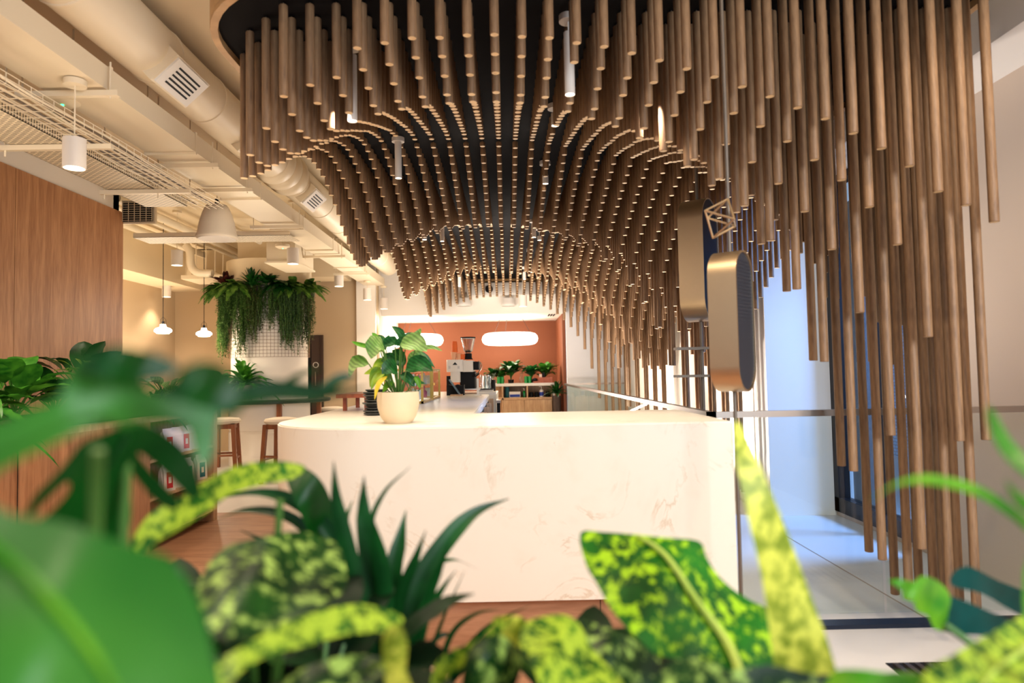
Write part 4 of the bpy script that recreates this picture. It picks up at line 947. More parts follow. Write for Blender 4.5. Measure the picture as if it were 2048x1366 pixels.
# flower vase
q = P(826, 800, 4.7); q.z = CT_Z; fv = thing('flower_vase', tuple(q), 'small vase of orange and pink flowers behind the cream pot', 'flower vase')
MB().lathe(q, [(0,0),(.03,0),(.035,.05),(.02,.09),(.024,.11),(0,.1)], 20).build('vase', M['glass'], fv, loc=q)
for k in range(9):
    a = k*2.3; e = q+Vector((.05*math.cos(a),.05*math.sin(a),.13+.05*(k%3))); MB().sweep([q+Vector((0,0,.05)),e], .002, 4).build('stem', M['stemg'], fv, loc=q)
    m_ = MB()
    for j in range(6): m_.leaf(arc(e, (math.cos(j*1.05),math.sin(j*1.05),.5), .03, .4, 4), .009, fold=.3)
    m_.build('blossom', M['flower'] if k % 3 else M['pink'], fv, loc=q)
# brass framed glass display case
x0, x1, y0, y1, zh = -.94, -.655, 5.3, 6.65, CT_Z+.265
dc = thing('display_case', (x0,y0,CT_Z), 'brass framed glass display case on the counter arm', 'display case')
def bar(mb, a, b, h=.009):
    a, b = Vector(a), Vector(b); return mb.box((min(a.x,b.x)-h,min(a.y,b.y)-h,min(a.z,b.z)-h),(max(a.x,b.x)+h,max(a.y,b.y)+h,max(a.z,b.z)+h))
mb = MB(); zl = CT_Z+.01
for x in (x0,x1):
    for y in (y0,y1): bar(mb,(x,y,zl),(x,y,zh))
for z in (zl,zh):
    for x in (x0,x1): bar(mb,(x,y0,z),(x,y1,z))
    for y in (y0,y1): bar(mb,(x0,y,z),(x1,y,z))
bar(mb,(x1,(y0+y1)/2,zl),(x1,(y0+y1)/2,zh),.014); mb.build('brass_frame', M['gold'], dc, smooth=False)
MB().box((x1-.002,y0+.01,zl+.01),(x1+.002,y1-.01,zh-.01)).build('glass_door', M['glass'], dc, smooth=False)
MB().box((x0+.01,y0-.002,zl+.01),(x1-.01,y0+.002,zh-.01)).build('glass_side', M['glass'], dc, smooth=False)
MB().box((x0+.01,y0+.01,CT_Z+.13),(x1-.01,y1-.01,CT_Z+.136)).build('glass_shelf', M['glass'], dc, smooth=False)
for y in (5.93,6.0): MB().cyl((x1+.018,y,CT_Z+.13), .007, .02, 8).build('door_knob', M['gold'], dc)
k = 0
for z in (CT_Z+.02, CT_Z+.137):
    for y, kind in ((5.45,0),(5.7,1),(6.15,0),(6.42,1)):
        o = ((x0+x1)/2+.05, y, z); k += 1
        prof = [(0,0),(.03,0),(.032,.05),(.012,.07),(.012,.095),(.015,.10),(0,.10)] if kind == 0 else [(0,0),(.034,0),(.03,.03),(.034,.075),(.03,.08),(0,.078)]
        tag(MB().lathe(o, prof, 18).build('glass_bottle' if kind == 0 else 'glass_jar', M['stone'] if (k % 3) else M['pink'], loc=o),
            ('small bottle' if kind == 0 else 'small jar') + ' inside the display case, ' + ('lower' if z < CT_Z+.1 else 'upper') + ' shelf, ' + {5.45:'nearest the camera',5.7:'second from the near end',6.15:'third from the near end',6.42:'farthest end'}[y], 'bottle' if kind == 0 else 'jar', 'bottles and jars in the display case')
# tablet and black bin in front of the machine
q = P(908, 785, 7.2); bn = thing('black_caddy', (q.x,7.2,CT_Z), 'black wavy topped caddy in front of the espresso machine', 'caddy')
a = P(894,785,7.2); b = P(928,762,7.2); pts_ = [(a.x+ (b.x-a.x)*k/10, CT_Z+.105+.006*math.sin(k*1.3)) for k in range(11)]
m_ = MB(); vs = [(a.x,7.15,CT_Z),(b.x,7.15,CT_Z)]+[(x,7.15,z) for x, z in pts_[::-1]]; n = len(vs); vs += [(x,7.33,z) for x, _, z in vs]
m_.add(vs, [tuple(range(n)), tuple(range(2*n-1,n-1,-1))]+[(i,(i+1)%n,n+(i+1)%n,n+i) for i in range(n)]); m_.build('caddy_body', M['black'], bn, smooth=False)
tbp = thing('tablet', (q.x,7.0,CT_Z), 'thin tablet leaning on a small wooden holder before the black caddy', 'tablet')
u0, u1 = P(897,760,7.05), P(918,786,6.9); u1.z = CT_Z+.012
m_ = MB(); dd = Vector((0,.16,0)); nn = Vector((.006,0,.006)); m_.add([u0,u1,u1+dd,u0+dd,u0+nn,u1+nn,u1+dd+nn,u0+dd+nn], [(0,1,2,3),(4,7,6,5),(0,4,5,1),(2,6,7,3),(0,3,7,4),(1,5,6,2)]); m_.build('tablet_body', mat('blue_grey_tablet', (90,120,140), .3), tbp, smooth=False)
MB().box((u1.x-.09,6.9,CT_Z),(u1.x+.03,7.06,CT_Z+.014)).build('tablet_holder', M['oak3'], tbp, smooth=False)
q = P(956, 790, 7.0); tp = thing('beer_tap', (q.x,7.0,CT_Z), 'white tap pillar standing on the counter arm', 'tap')
a = P(956,757,7.0); MB().box((q.x-.011,6.98,CT_Z),(q.x+.011,7.02,a.z)).build('tap_body', M['white'], tp, smooth=False)
MB().box((q.x-.035,6.95,CT_Z),(q.x+.035,7.05,CT_Z+.012)).build('tap_foot', M['white'], tp, smooth=False)
# ---------------- espresso machine
YM = 8.0; BZ = 1.035
em = thing('espresso_machine', (P(925,780,YM).x,YM,BZ), 'large cream and black espresso machine on the bench behind the counter', 'espresso machine')
def bx(px0, py0, px1, py1, ya, yb, m_, nm, par, r=.012):
    a = P(px0,py1,ya); b = P(px1,py0,ya); return MB().bbox((a.x,ya,max(BZ,a.z)),(b.x,yb,b.z), r).build(nm, M[m_], par)
bx(893,719,926,744,YM,YM+.55,'white','machine_body',em,.02)
bx(926,721,946,744,YM+.02,YM+.5,'white','side_panel',em)
bx(944,723,958,740,YM+.05,YM+.5,'black','control_panel',em)
bx(901,743,920,765,YM+.02,YM+.4,'white','leg_panel',em,.02)
bx(893,752,902,772,YM+.08,YM+.4,'black','lower_body',em)
bx(920,743,950,780,YM+.1,YM+.5,'black','lower_body',em)
a = P(910,729,YM-.004); MB().add([a+Vector((-.026,0,0)),a+Vector((.026,0,0)),a+Vector((0,0,.028))],[(0,1,2)]).add([a+Vector((-.026,.001,-.006)),a+Vector((.026,.001,-.006)),a+Vector((.026,.001,-.002)),a+Vector((-.026,.001,-.002))],[(0,1,2,3)]).build('triangle_emblem', M['black'], em, smooth=False)
for px in (899,917):
    a = P(px,735,YM-.003); m_ = MB()
    for k in range(4): m_.add([a+Vector((-.012,0,-.012+k*.008)),a+Vector((.012,0,-.012+k*.008)),a+Vector((.012,0,-.009+k*.008)),a+Vector((-.012,0,-.009+k*.008))],[(0,1,2,3)])
    m_.build('vent_slots', M['metal'], em, smooth=False)
a, b = P(944,752,YM+.1), P(958,746,YM+.1); MB().sweep([a,(a+b)/2+Vector((0,0,-.015)),b], .016, 10).build('portafilter', M['black'], em)
MB().sweep(catmull([P(950,752,YM+.1),P(962,738,YM),P(963,728,YM),P(957,722,YM+.05)],4), .006, 8).build('steam_pipe', M['metal'], em)
bx(893,777,960,781,YM-.05,YM+.5,'metal','drip_tray',em,.004)
# grinder
YG = 8.25; gz = P(937,719,YG).z
gd = thing('coffee_grinder', tuple(P(937,719,YG)), 'coffee grinder with tall clear bean hopper on the espresso machine', 'coffee grinder')
g0 = P(936.5,719,YG); u = YG/1365
MB().lathe(g0, [(0,0),(.06,0),(.045,.02),(.045,.07),(.03,.075),(0,.075)], 24).build('grinder_collar', M['black'], gd, loc=g0)
MB().lathe(g0+Vector((0,0,.07)), [(.03,0),(.045,.03),(.06,.09),(.085,.185),(.083,.185),(.055,.09),(.04,.035),(.0,.03)], 28).build('bean_hopper', M['hopper'], gd, loc=g0)
MB().lathe(g0+Vector((0,0,.255)), [(0,0),(.092,0),(.092,.016),(0,.018)], 28).build('hopper_lid', M['black'], gd, loc=g0)
MB().lathe(g0+Vector((0,0,.085)), [(0,0),(.035,0),(.04,.018),(.02,.03),(0,.034)], 16).build('coffee_beans', M['soil'], gd, loc=g0)
for sx in (-1,1): MB().sweep([g0+Vector((sx*.048,0,.1)),g0+Vector((sx*.083,0,.25))], .004, 5).build('hopper_edge_highlight', M['white'], gd, loc=g0)  # white lines paint edge highlights on the clear hopper
# paper cups on the machine
CUPS = [(909,719,'cupp'),(909,707,'cup'),(917.5,719,'cupp'),(925,720,'cup')]
def cup(px, zb, m_, lb, n=1):
    o = P(px,719,YM+.2); o.z = zb; tag(MB().lathe(o, [(0,0),(.026,0),(.034,.07),(.036,.072),(.034,.074),(.031,.07),(0,.01)][::1], 20).build('paper_cup', M[m_], loc=o), lb, 'paper cup', 'paper cups on top of the espresso machine')
zt0 = P(909,719,YM).z
def stackcup(px, m_, names, z):
    for i, lb in enumerate(names): cup(px, z+i*.018, m_, lb)
stackcup(908,'cupp',['peach paper cup, bottom of the left stack on the espresso machine','peach paper cup, middle of the left stack on the espresso machine'],zt0)
for i, lb in enumerate(('lowest','middle','topmost')):
    o = P(910,719,YM+.2); o.z = zt0+.09+i*.03; tag(MB().lathe(o, [(0,.07),(.024,.07),(.033,0),(.036,0),(.034,.01),(.026,.072),(0,.074)], 20).build('paper_cup', M['cup'], loc=o), f'{lb} upturned orange paper cup of the tall stack on the machine', 'paper cup', 'paper cups on top of the espresso machine')
cup(918.5, zt0, 'cupp', 'single peach paper cup between stack and grinder'); cup(925, zt0-.01, 'cup', 'orange paper cup tucked beside the grinder collar')
# glasses / pitchers behind
q = P(967,775,8.6); tr_ = thing('drying_tray', (q.x,8.6,BZ), 'black mat tray with upside down glasses beside the machine', 'tray')
a = P(957,779,8.5); b = P(986,772,8.5); MB().box((a.x,8.45,BZ),(b.x,8.8,BZ+.03)).build('tray_body', M['white'], tr_, smooth=False); MB().box((a.x,8.45,BZ+.03),(b.x,8.8,BZ+.04)).build('tray_mat', M['black'], tr_, smooth=False)
gn = 0
for r_ in range(2):
    for c_i in range(3):
        o = Vector((a.x+.035+c_i*.05, 8.52+r_*.1, BZ+.04)); gn += 1
        for lv in range(2):
            oo_ = o+Vector((0,0,lv*.09)); tag(MB().lathe(oo_, [(0,.088),(.016,.088),(.021,0),(.019,0),(.014,.084),(0,.084)], 16).build('drinking_glass', M['glass'], loc=oo_), f"clear glass on the drying tray, {('front','rear')[r_]} row, {('left','middle','right')[c_i]}, {('lower','upper')[lv]} one", 'drinking glass', 'glasses on the drying tray')
for i, (px, py0, py1, mm, lb) in enumerate(((971,739,757,'metal','steel milk pitcher above the drying tray, left one'),(978,735,752,'black','black knock box on the far bench edge'),(985,748,758,'black','small black tamper handle at the bench end'))):
    o = P(px, py1, 9.0); hh = (P(px,py0,9.0)-o).length; o.z = BZ if i else BZ; 
    tag(MB().lathe(o, [(0,0),(.04,0),(.042,hh*.6),(.034,hh+.08),(.03,hh+.08),(0,.02)], 20).build('milk_pitcher' if i == 0 else ('knock_box' if i == 1 else 'coffee_tamper'), M[mm], loc=o), lb, ('pitcher','knock box','tamper')[i])
# ---------------- back bar things
def vz(px, py, Y=BY+.2): return P(px, py, Y)
TOPZ = zt
def onshelf(px, z, Y=BY+.2): v = P(px, 760, Y); v.z = z; return v
for px, lb in ((988,'clear glass carafe at the left end of the back bar'),(1043,'clear glass carafe between the plants on the back bar')):
    o = onshelf(px, TOPZ); tag(MB().lathe(o, [(0,0),(.05,0),(.055,.07),(.03,.13),(.028,.16),(.042,.2),(.038,.2),(.02,.15),(.045,.07),(0,.01)], 20).build('glass_carafe', M['glass'], loc=o), lb, 'carafe', 'glass carafes on the back bar')
for px, lb in ((1001,'green glass block vessel, left one on the back bar'),(1055.5,'green glass block vessel, right one on the back bar')):
    o = onshelf(px, TOPZ, BY+.08); gv = thing('green_vessel', tuple(o), lb, 'glass vessel', 'green glass vessels on the back bar')
    for s_x in (-.033,.033): MB().cyl(o+Vector((s_x,0,0)), .034, .13, 16).build('green_glass', M['greeng'], gv)
bw_ = [(1022,'tall frilly dark green plant in the middle of the back bar',.26,'fol2',16),(1003,'low round leaved plant behind the left green vessel',.14,'fol1',10),(1063,'striped leafy plant behind the right green vessel',.2,'calad',14),(1090,'bushy green plant behind the wooden box',.22,'fol1',20),(986,'small dark plant at the left end of the back bar',.16,'fol2',10)]
for i, (px, lb, L_, mm, n_) in enumerate(bw_):
    o = onshelf(px, TOPZ, BY+.42)
    pl_ = broad_plant(o+Vector((0,0,.05)), lb, n_*4, L_*1.1, .05, L_*.95, mm, 60+i, 1.0, .5, 'plants on the back bar', 'back_bar_plant')
    MB().lathe(o, [(0,0),(.05,0),(.06,.07),(0,.06)], 16).build('plant_pot', M['dark'], pl_, loc=o)
o = onshelf(1113, .0, BY-.12); pl_ = strap_plant(Vector((o.x,o.y,.85)), 'dark arching plant standing right of the back bar', 30, .33, .03, 'fol2', 66, .5)
MB().lathe((o.x,o.y,0), [(0,0),(.06,0),(.08,.8),(.07,.82),(0,.8)], 20).build('plant_stand', M['door'], pl_)
wbx = thing('wooden_box', tuple(onshelf(1090,TOPZ)), 'reddish wooden box on a tray at the right end of the back bar', 'box')
a = onshelf(1066,TOPZ); b = onshelf(1104,TOPZ); MB().box((a.x,BY+.08,TOPZ),(b.x,BY+.36,TOPZ+.035)).build('box_tray', M['wood_r'], wbx, smooth=False)
a = onshelf(1076,TOPZ); MB().box((a.x,BY+.1,TOPZ+.035),(b.x-.0,BY+.32,TOPZ+.105)).build('box_body', M['wood_r'], wbx, smooth=False)
for i, (px, mm, hh, lb) in enumerate(((1081,'paper',.06,'pale small carton on the wooden box'),(1087,'black',.09,'black small tin on the wooden box'))):
    o = onshelf(px, TOPZ+.105); tag(MB().box((o.x-.025,BY+.15,o.z),(o.x+.025,BY+.2,o.z+hh)).build('small_carton' if i == 0 else 'small_tin', M[mm], smooth=False, loc=o), lb, 'carton' if i == 0 else 'tin')
o = onshelf(1070, TOPZ+.035); tag(MB().lathe(o, [(0,0),(.045,0),(.05,.03),(.03,.055),(0,.06)], 18).build('black_bowl', M['black'], loc=o), 'upturned black bowl left of the wooden box', 'bowl')
SZ = z2
def jar(px, r, h, m_, lb, nm='storage_jar', cat='jar'):
    o = onshelf(px, SZ, BY+.15); return tag(MB().lathe(o, [(0,0),(r,0),(r,h*.8),(r*.85,h*.86),(r*.85,h),(0,h)], 18).build(nm, M[m_], loc=o), lb, cat, 'jars and bottles on the open back bar shelf')
jar(1062,.042,.095,'black','dark storage jar, left one in the right compartment'); jar(1073,.042,.095,'black','dark storage jar, second from left in the right compartment'); jar(1095,.04,.1,'black','dark storage jar right of the pump bottle')
jar(1014,.045,.2,'teal','tall bluish canister at the left of the shelf','canister','canister')
def pump(px, r, h, m1, m2_, lb):
    o = onshelf(px, SZ, BY+.12); t = thing('pump_bottle', tuple(o), lb, 'pump bottle', 'pump bottles on the open back bar shelf')
    MB().lathe(o, [(0,0),(r,0),(r,h*.62),(r*.4,h*.74),(0,h*.74)], 18).build('bottle_body', M[m1], t, loc=o)
    MB().lathe(o+Vector((0,0,h*.12)), [(r*1.01,0),(r*1.01,h*.36)], 18).build('bottle_label', M[m2_], t, loc=o)
    MB().sweep([o+Vector((0,0,h*.74)),o+Vector((0,0,h*.98)),o+Vector((-r*1.1,0,h))], .007, 6).build('pump_head', M['white'], t, loc=o)
pump(1082.5,.04,.2,'white','blue','white pump bottle with blue label in the right compartment'); pump(1048,.024,.17,'greeng','green','slim green pump bottle in the left compartment')
a = onshelf(1018,SZ); b = onshelf(1040,SZ); tx = thing('tissue_box', tuple(a), 'white tissue box with dark blue front on the back bar shelf', 'tissue box')
MB().box((a.x,BY+.06,SZ),(b.x,BY+.2,SZ+.11)).build('box_body', M['white'], tx, smooth=False); MB().box((a.x+.01,BY+.056,SZ+.012),(b.x-.01,BY+.06,SZ+.06)).build('box_front', M['blue'], tx, smooth=False)
MB().leaf([Vector((b.x-.04,BY+.13,SZ+.11)),Vector((b.x-.03,BY+.13,SZ+.14)),Vector((b.x-.015,BY+.13,SZ+.165))], .02, side=(0,1,0)).build('tissue', M['white'], tx)
# small items under the counter arm
tag(MB().lathe((-.168,5.0,.57), [(0,0),(.018,0),(.018,.07),(.008,.09),(.008,.12),(0,.12)], 16).build('spray_bottle', M['blue'], loc=(-.168,5.0,.57)), 'blue bottle on the inner shelf under the counter arm', 'bottle')
tw = thing('hanging_towel', (-.08,7.4,.9), 'dark towel hanging at the inner end of the bench', 'towel')
MB().box((-.11,7.34,.35),(-.075,7.40,.95)).build('towel_cloth', M['black'], tw, smooth=False); MB().box((-.113,7.33,.95),(-.07,7.42,.98)).build('towel_hook', M['metal'], tw, smooth=False)
# ================================================================ foreground planter and its plants
fp = thing('foreground_planter', (.05,.85,0), 'long low planter box in front of the camera holding the foreground plants', 'planter')
MB().box((-1.25,.3,.012),(1.5,1.42,.60)).build('planter_body', M['oak'], fp, smooth=False)
MB().box((-1.2,.35,.60),(1.45,1.37,.605)).build('soil', M['soil'], fp, smooth=False)
SZ0 = .604
def outline_leaf(par, pts, d, m, tilt=(0,0), curv=.0, name='leaf', mid=None, midw=7, step=None, closed_smooth=True, rib='midrib'):
    """leaf blade with its own outline, placed at depth d, tilted in depth and curved"""
    if closed_smooth:
        q = [Vector((x,y,0)) for x, y in pts]; n = len(q); out = []
        for i in range(n):
            a, b, c, e = q[i-1], q[i], q[(i+1)%n], q[(i+2)%n]
            for k in range(3): t = k/3; out.append(.5*((2*b)+(c-a)*t+(2*a-5*b+4*c-e)*t*t+(3*b-a-3*c+e)*t**3))
        P2 = [(v.x,v.y) for v in out]
    else: P2 = list(pts)
    cx = sum(p[0] for p in P2)/len(P2); cy_ = sum(p[1] for p in P2)/len(P2)
    xs = [p[0] for p in P2]; ys = [p[1] for p in P2]; W_ = max(max(xs)-min(xs), max(ys)-min(ys)); st = step or W_/9
    vin = []; x = min(xs)+st*.5
    def inside(x, y):
        c = False; j = len(P2)-1
        for i in range(len(P2)):
            if (P2[i][1] > y) != (P2[j][1] > y) and x < (P2[j][0]-P2[i][0])*(y-P2[i][1])/(P2[j][1]-P2[i][1]+1e-9)+P2[i][0]: c = not c
            j = i
        return c
    def bd(x, y): return min(math.hypot(x-a, y-b) for a, b in P2)
    while x < max(xs):
        y = min(ys)+st*.5
        while y < max(ys):
            if inside(x, y) and bd(x, y) > st*.35: vin.append((x, y))
            y += st
        x += st
    V = [Vector(p) for p in P2] + [Vector(p) for p in vin]; n = len(P2)
    r = geometry.delaunay_2d_cdt(V, [(i,(i+1)%n) for i in range(n)], [], 1, 1e-4)
    def dep(x, y): u = (x-cx)/W_; v = (y-cy_)/W_; return d*(1 + tilt[0]*u + tilt[1]*v + curv*(u*u+v*v) + .012*math.sin(u*9+v*5))
    vs = [P(p.x, p.y, dep(p.x, p.y)) for p in r[0]]
    mb = MB(); mb.add(vs, [list(f) for f in r[2]]); o = mb.build(name, M[m], par, loc=P(cx, cy_, d))
    if mid:
        mp_ = catmull([Vector((x,y,0)) for x, y in mid], 5); k = len(mp_)
        MB().sweep([P(v.x, v.y, dep(v.x, v.y)*.992) for v in mp_], [max(.0012, midw*(1-.75*i/k)*d/1365) for i in range(k)], 6).build('midrib', M[rib], o, loc=P(cx, cy_, d))
        bpy.data.objects[-1] if False else None
    return o
def strap(par, pts, w, d0, d1, m='strap', name='leaf', prof=None, side=None, fold=.3):
    """strap leaf through pixel points, half width w (px), depth d0 at base to d1 at tip"""
    n = len(pts); c = catmull([P(x, y, d0+(d1-d0)*i/(n-1)) for i, (x, y) in enumerate(pts)], 5)
    pr = prof or (lambda t: (.45+.55*math.sin(PI*min(1, .15+t*.85)))*(1 if t < .7 else max(.03, (1-t)/.3)**.7))
    return MB().leaf(c, w*d0/1365, side=side or (c[-1]-c[0]).cross(Vector((.1,-1,.25))), fold=fold, prof=pr).build(name, M[m], par, loc=c[0])
def stem(par, pts, w, d0, d1, m='stemg'):
    n = len(pts); c = catmull([P(x, y, d0+(d1-d0)*i/(n-1)) for i, (x, y) in enumerate(pts)], 5)
    return MB().sweep(c, [w*d0/1365]*len(c), 8).build('stem', M[m], par, loc=c[0])
def rootstem(par, px, py, d, root, w=.006, m='stemg'):
    a = P(px, py, d); c = catmull([Vector(root), (Vector(root)+a)/2+Vector((0,0,.03)), a], 4); return MB().sweep(c, w, 8).build('stem', M[m], par, loc=root)
# monstera, left
mr = (-.62,.62,SZ0); mo = plant('monstera_plant', mr, 'big split leaved monstera filling the blurred left foreground', 'plant')
L1 = [(-70,1000),(-70,868),(0,842),(60,818),(108,802),(128,778),(134,745),(155,716),(190,704),(262,698),(286,712),(284,762),(322,790),(348,768),(368,738),(415,727),(455,748),(482,798),(468,826),(436,835),(428,900),(404,938),(384,892),(368,852),(290,846),(190,852),(100,892),(0,940)]
outline_leaf(mo, L1, .44, 'mon1', (.25,-.1), .15, mid=[(255,850),(180,830),(60,880),(-60,930)], midw=9, rib='mon1')
L3 = [(52,1022),(75,985),(105,955),(132,925),(165,885),(205,868),(250,852),(292,850),(330,868),(368,900),(393,945),(400,985),(385,998),(352,968),(318,935),(290,912),(276,908),(300,940),(330,972),(356,1000),(350,1020),(322,1010),(295,985),(270,955),(256,938),(250,952),(262,1000),(262,1045),(240,1085),(160,1100),(80,1085),(40,1066),(88,1036),(136,986),(133,964),(84,1008),(62,1032)]
outline_leaf(mo, L3, .66, 'mon2', (.2,.15), .1, mid=[(256,870),(210,950),(180,1050)], midw=5, rib='mon2')
L4 = [(-80,1030),(30,1030),(130,1046),(240,1084),(330,1112),(380,1170),(410,1240),(430,1330),(436,1440),(200,1480),(-80,1480)]
outline_leaf(mo, L4, .37, 'mon1', (.3,-.25), .25, mid=[(-60,1060),(60,1160),(180,1300),(260,1440)], midw=14, rib='brt')
L4b = [(330,1112),(372,1150),(404,1215),(428,1300),(440,1420),(400,1430),(350,1330),(310,1220),(290,1130)]
outline_leaf(mo, L4b, .56, 'mon2', (.2,0), .1)
L1b = [(150,735),(190,702),(240,692),(290,702),(345,722),(352,745),(300,762),(240,760),(190,752)]
outline_leaf(mo, L1b, .425, 'mon2', (.1,0), .1)
L1c = [(322,790),(346,764),(366,734),(416,722),(460,745),(486,795),(470,832),(420,820)]
outline_leaf(mo, L1c, .42, 'mon2', (.1,0), .1)
strap(mo, [(436,806),(500,790),(560,782),(640,787),(738,776)], 22, .58, .62, 'mon2')
strap(mo, [(552,786),(580,762),(612,745),(650,738)], 6, .7, .7, 'mon2')
strap(mo, [(640,784),(680,758),(715,752)], 12, .7, .72, 'mon2')
stem(mo, [(196,900),(192,1000),(190,1130),(200,1300),(240,1500)], 13, .5, .56, 'stemg'); stem(mo, [(258,862),(252,980),(248,1090),(250,1300),(270,1500)], 9, .66, .66, 'stemg')
rootstem(mo, 200, 1400, .58, mr, .007); rootstem(mo, 60, 1300, .44, mr, .008)
# variegated dieffenbachia, left of centre
vr = (-.36,1.0,SZ0); vp = plant('variegated_plant', vr, 'yellow spotted variegated plant low in the left centre foreground', 'plant', 'variegated plants in the foreground')
L5 = [(258,1102),(275,1060),(310,1020),(370,990),(430,950),(480,930),(545,922),(600,928),(610,940),(585,958),(520,970),(460,990),(420,1020),(370,1052),(320,1080),(275,1110)]
outline_leaf(vp, L5, .95, 'var2', (.25,0), .1)
E1 = [(392,1190),(410,1140),(450,1095),(520,1075),(600,1062),(670,1085),(690,1130),(690,1180),(640,1210),(560,1250),(480,1285),(430,1270),(400,1240)]
outline_leaf(vp, E1, .82, 'dkvar', (.1,-.3), .15)
F1 = [(392,1372),(440,1320),(500,1285),(560,1250),(640,1222),(720,1208),(790,1225),(806,1245),(770,1262),(690,1270),(620,1290),(540,1310),(480,1345),(430,1400)]
outline_leaf(vp, F1, .72, 'var2', (.2,-.2), .1)
F2 = [(770,1262),(800,1250),(815,1290),(812,1340),(830,1380),(860,1420),(800,1440),(772,1370),(765,1310)]
outline_leaf(vp, F2, .78, 'var3', (0,.1), .1)
F3 = [(520,1400),(600,1340),(700,1310),(770,1320),(760,1360),(680,1380),(600,1430)]
outline_leaf(vp, F3, .75, 'dkvar', (0,-.2), .1)
F4 = [(195,1100),(230,1085),(262,1100),(250,1130),(215,1140)]
outline_leaf(vp, F4, .85, 'var2')
for (x, y, d) in ((560,1000,.97),(500,1200,.84),(560,1290,.74),(800,1400,.78)): rootstem(vp, x, y, d, vr, .005)
# dark strap leaved plant, centre
sr = (-.245,1.2,SZ0); sp_ = plant('strap_leaf_plant', sr, 'dark green strap leaved plant in front of the counter, centre left', 'plant')
ST = [([(742,1270),(702,1130),(674,1010),(667,922)],17),([(765,1275),(738,1130),(727,1020),(728,952)],18),([(760,1250),(740,1080),(765,990),(822,932)],6),
 ([(790,1275),(786,1160),(800,1080),(812,1020)],18),([(800,1275),(832,1180),(890,1085),(950,1025),(1018,997)],21),([(805,1285),(855,1200),(878,1140),(902,1078)],10),
 ([(825,1320),(850,1240),(880,1185),(912,1140)],9),([(735,1270),(672,1090),(600,1010),(520,985),(410,1000)],14),([(730,1280),(650,1120),(590,1040),(500,1020),(430,1040)],12),
 ([(760,1280),(715,1150),(690,1060),(705,1000)],14),([(775,1280),(770,1180),(755,1090),(748,1040)],16),([(785,1280),(800,1200),(830,1120),(852,1060)],12),
 ([(750,1300),(690,1170),(655,1080),(640,1000)],16),([(745,1300),(640,1180),(560,1100),(480,1060)],12),([(800,1290),(845,1160),(900,1120),(960,1140)],7)]
for i, (pp_, w) in enumerate(ST):
    strap(sp_, [(792+ (pp_[0][0]-780)*.15,1560),(pp_[0][0],pp_[0][1]+60)]+pp_[1:], w, 1.2+.012*(i % 4), 1.16+.05*(i % 5), 'strap')
outline_leaf(sp_, [(566,930),(600,932),(632,950),(656,985),(672,1040),(684,1100),(668,1120),(636,1100),(606,1040),(580,980)], 1.22, 'mon2', (.1,0), .1)
# thin grassy plant
gr_ = (-.1,1.28,SZ0); gp = plant('grassy_plant', gr_, 'thin arching grass blades between the strap plant and spotted leaves', 'plant')
for i, (pp_, w) in enumerate((([(870,1420),(880,1340),(905,1265),(950,1228),(1000,1218)],6),([(885,1430),(920,1320),(980,1250),(1062,1210)],6),([(860,1420),(858,1330),(885,1240),(930,1140)],5),([(850,1300),(880,1272),(905,1268)],5),([(880,1420),(930,1330),(960,1300),(1010,1260)],5))):
    strap(gp, [(890,1600)]+pp_ if i != 3 else pp_, w, 1.28, 1.3, 'strap')
rootstem(gp, 890, 1590, 1.28, gr_, .006)
# right variegated plant
rr_ = (.22,.95,SZ0); rp = plant('variegated_plant', rr_, 'large yellow spotted plant with tall pale leaf, right of centre foreground', 'plant', 'variegated plants in the foreground')
I1 = [(1160,1066),(1205,1064),(1262,1068),(1330,1075),(1398,1082),(1412,1112),(1432,1145),(1462,1175),(1500,1200),(1545,1225),(1575,1280),(1590,1360),(1590,1440),(1500,1440),(1450,1380),(1400,1326),(1352,1318),(1310,1308),(1280,1282),(1252,1256),(1225,1222),(1208,1195),(1192,1165),(1172,1130)]
outline_leaf(rp, I1, 1.05, 'var1', (.1,-.25), .1, mid=[(1500,1420),(1462,1300),(1392,1200),(1332,1112),(1275,1070)], midw=11, closed_smooth=True)
J1 = [(1470,842),(1480,850),(1497,880),(1520,930),(1545,990),(1570,1050),(1592,1110),(1618,1180),(1640,1240),(1664,1310),(1680,1420),(1560,1430),(1548,1330),(1536,1240),(1524,1160),(1506,1080),(1488,1000),(1474,930),(1468,880)]
outline_leaf(rp, J1, .9, 'var3', (.1,-.1), .1)
H1 = [(985,1240),(1010,1232),(1048,1236),(1050,1262),(1030,1305),(1016,1306),(1000,1280)]
outline_leaf(rp, H1, .95, 'var3')
H2 = [(925,1345),(945,1292),(985,1270),(1020,1280),(1042,1312),(1040,1350),(1010,1400),(930,1420)]
outline_leaf(rp, H2, .85, 'dkvar', (.1,0), .2)
H3 = [(1048,1250),(1080,1234),(1130,1230),(1160,1250),(1180,1290),(1215,1330),(1255,1380),(1270,1440),(1090,1440),(1082,1380),(1062,1320),(1040,1290)]
outline_leaf(rp, H3, .86, 'var2', (.1,-.2), .1)
H4 = [(1150,1242),(1200,1250),(1262,1278),(1318,1318),(1345,1370),(1360,1440),(1240,1440),(1200,1360),(1165,1290)]
outline_leaf(rp, H4, .93, 'dkvar', (.1,-.1), .1)
H5 = [(870,1330),(905,1300),(950,1282),(1000,1240),(1010,1256),(960,1310),(900,1350),(860,1400)]
outline_leaf(rp, H5, .9, 'var2')
H6 = [(1330,1332),(1400,1318),(1460,1340),(1540,1330),(1640,1350),(1760,1346),(1850,1352),(1880,1440),(1330,1440)]
outline_leaf(rp, H6, .8, 'dkvar', (0,-.2), .1)
H7 = [(1660,1352),(1700,1338),(1780,1346),(1860,1358),(1900,1440),(1650,1440)]
outline_leaf(rp, H7, .7, 'brt', (0,-.2), .1)
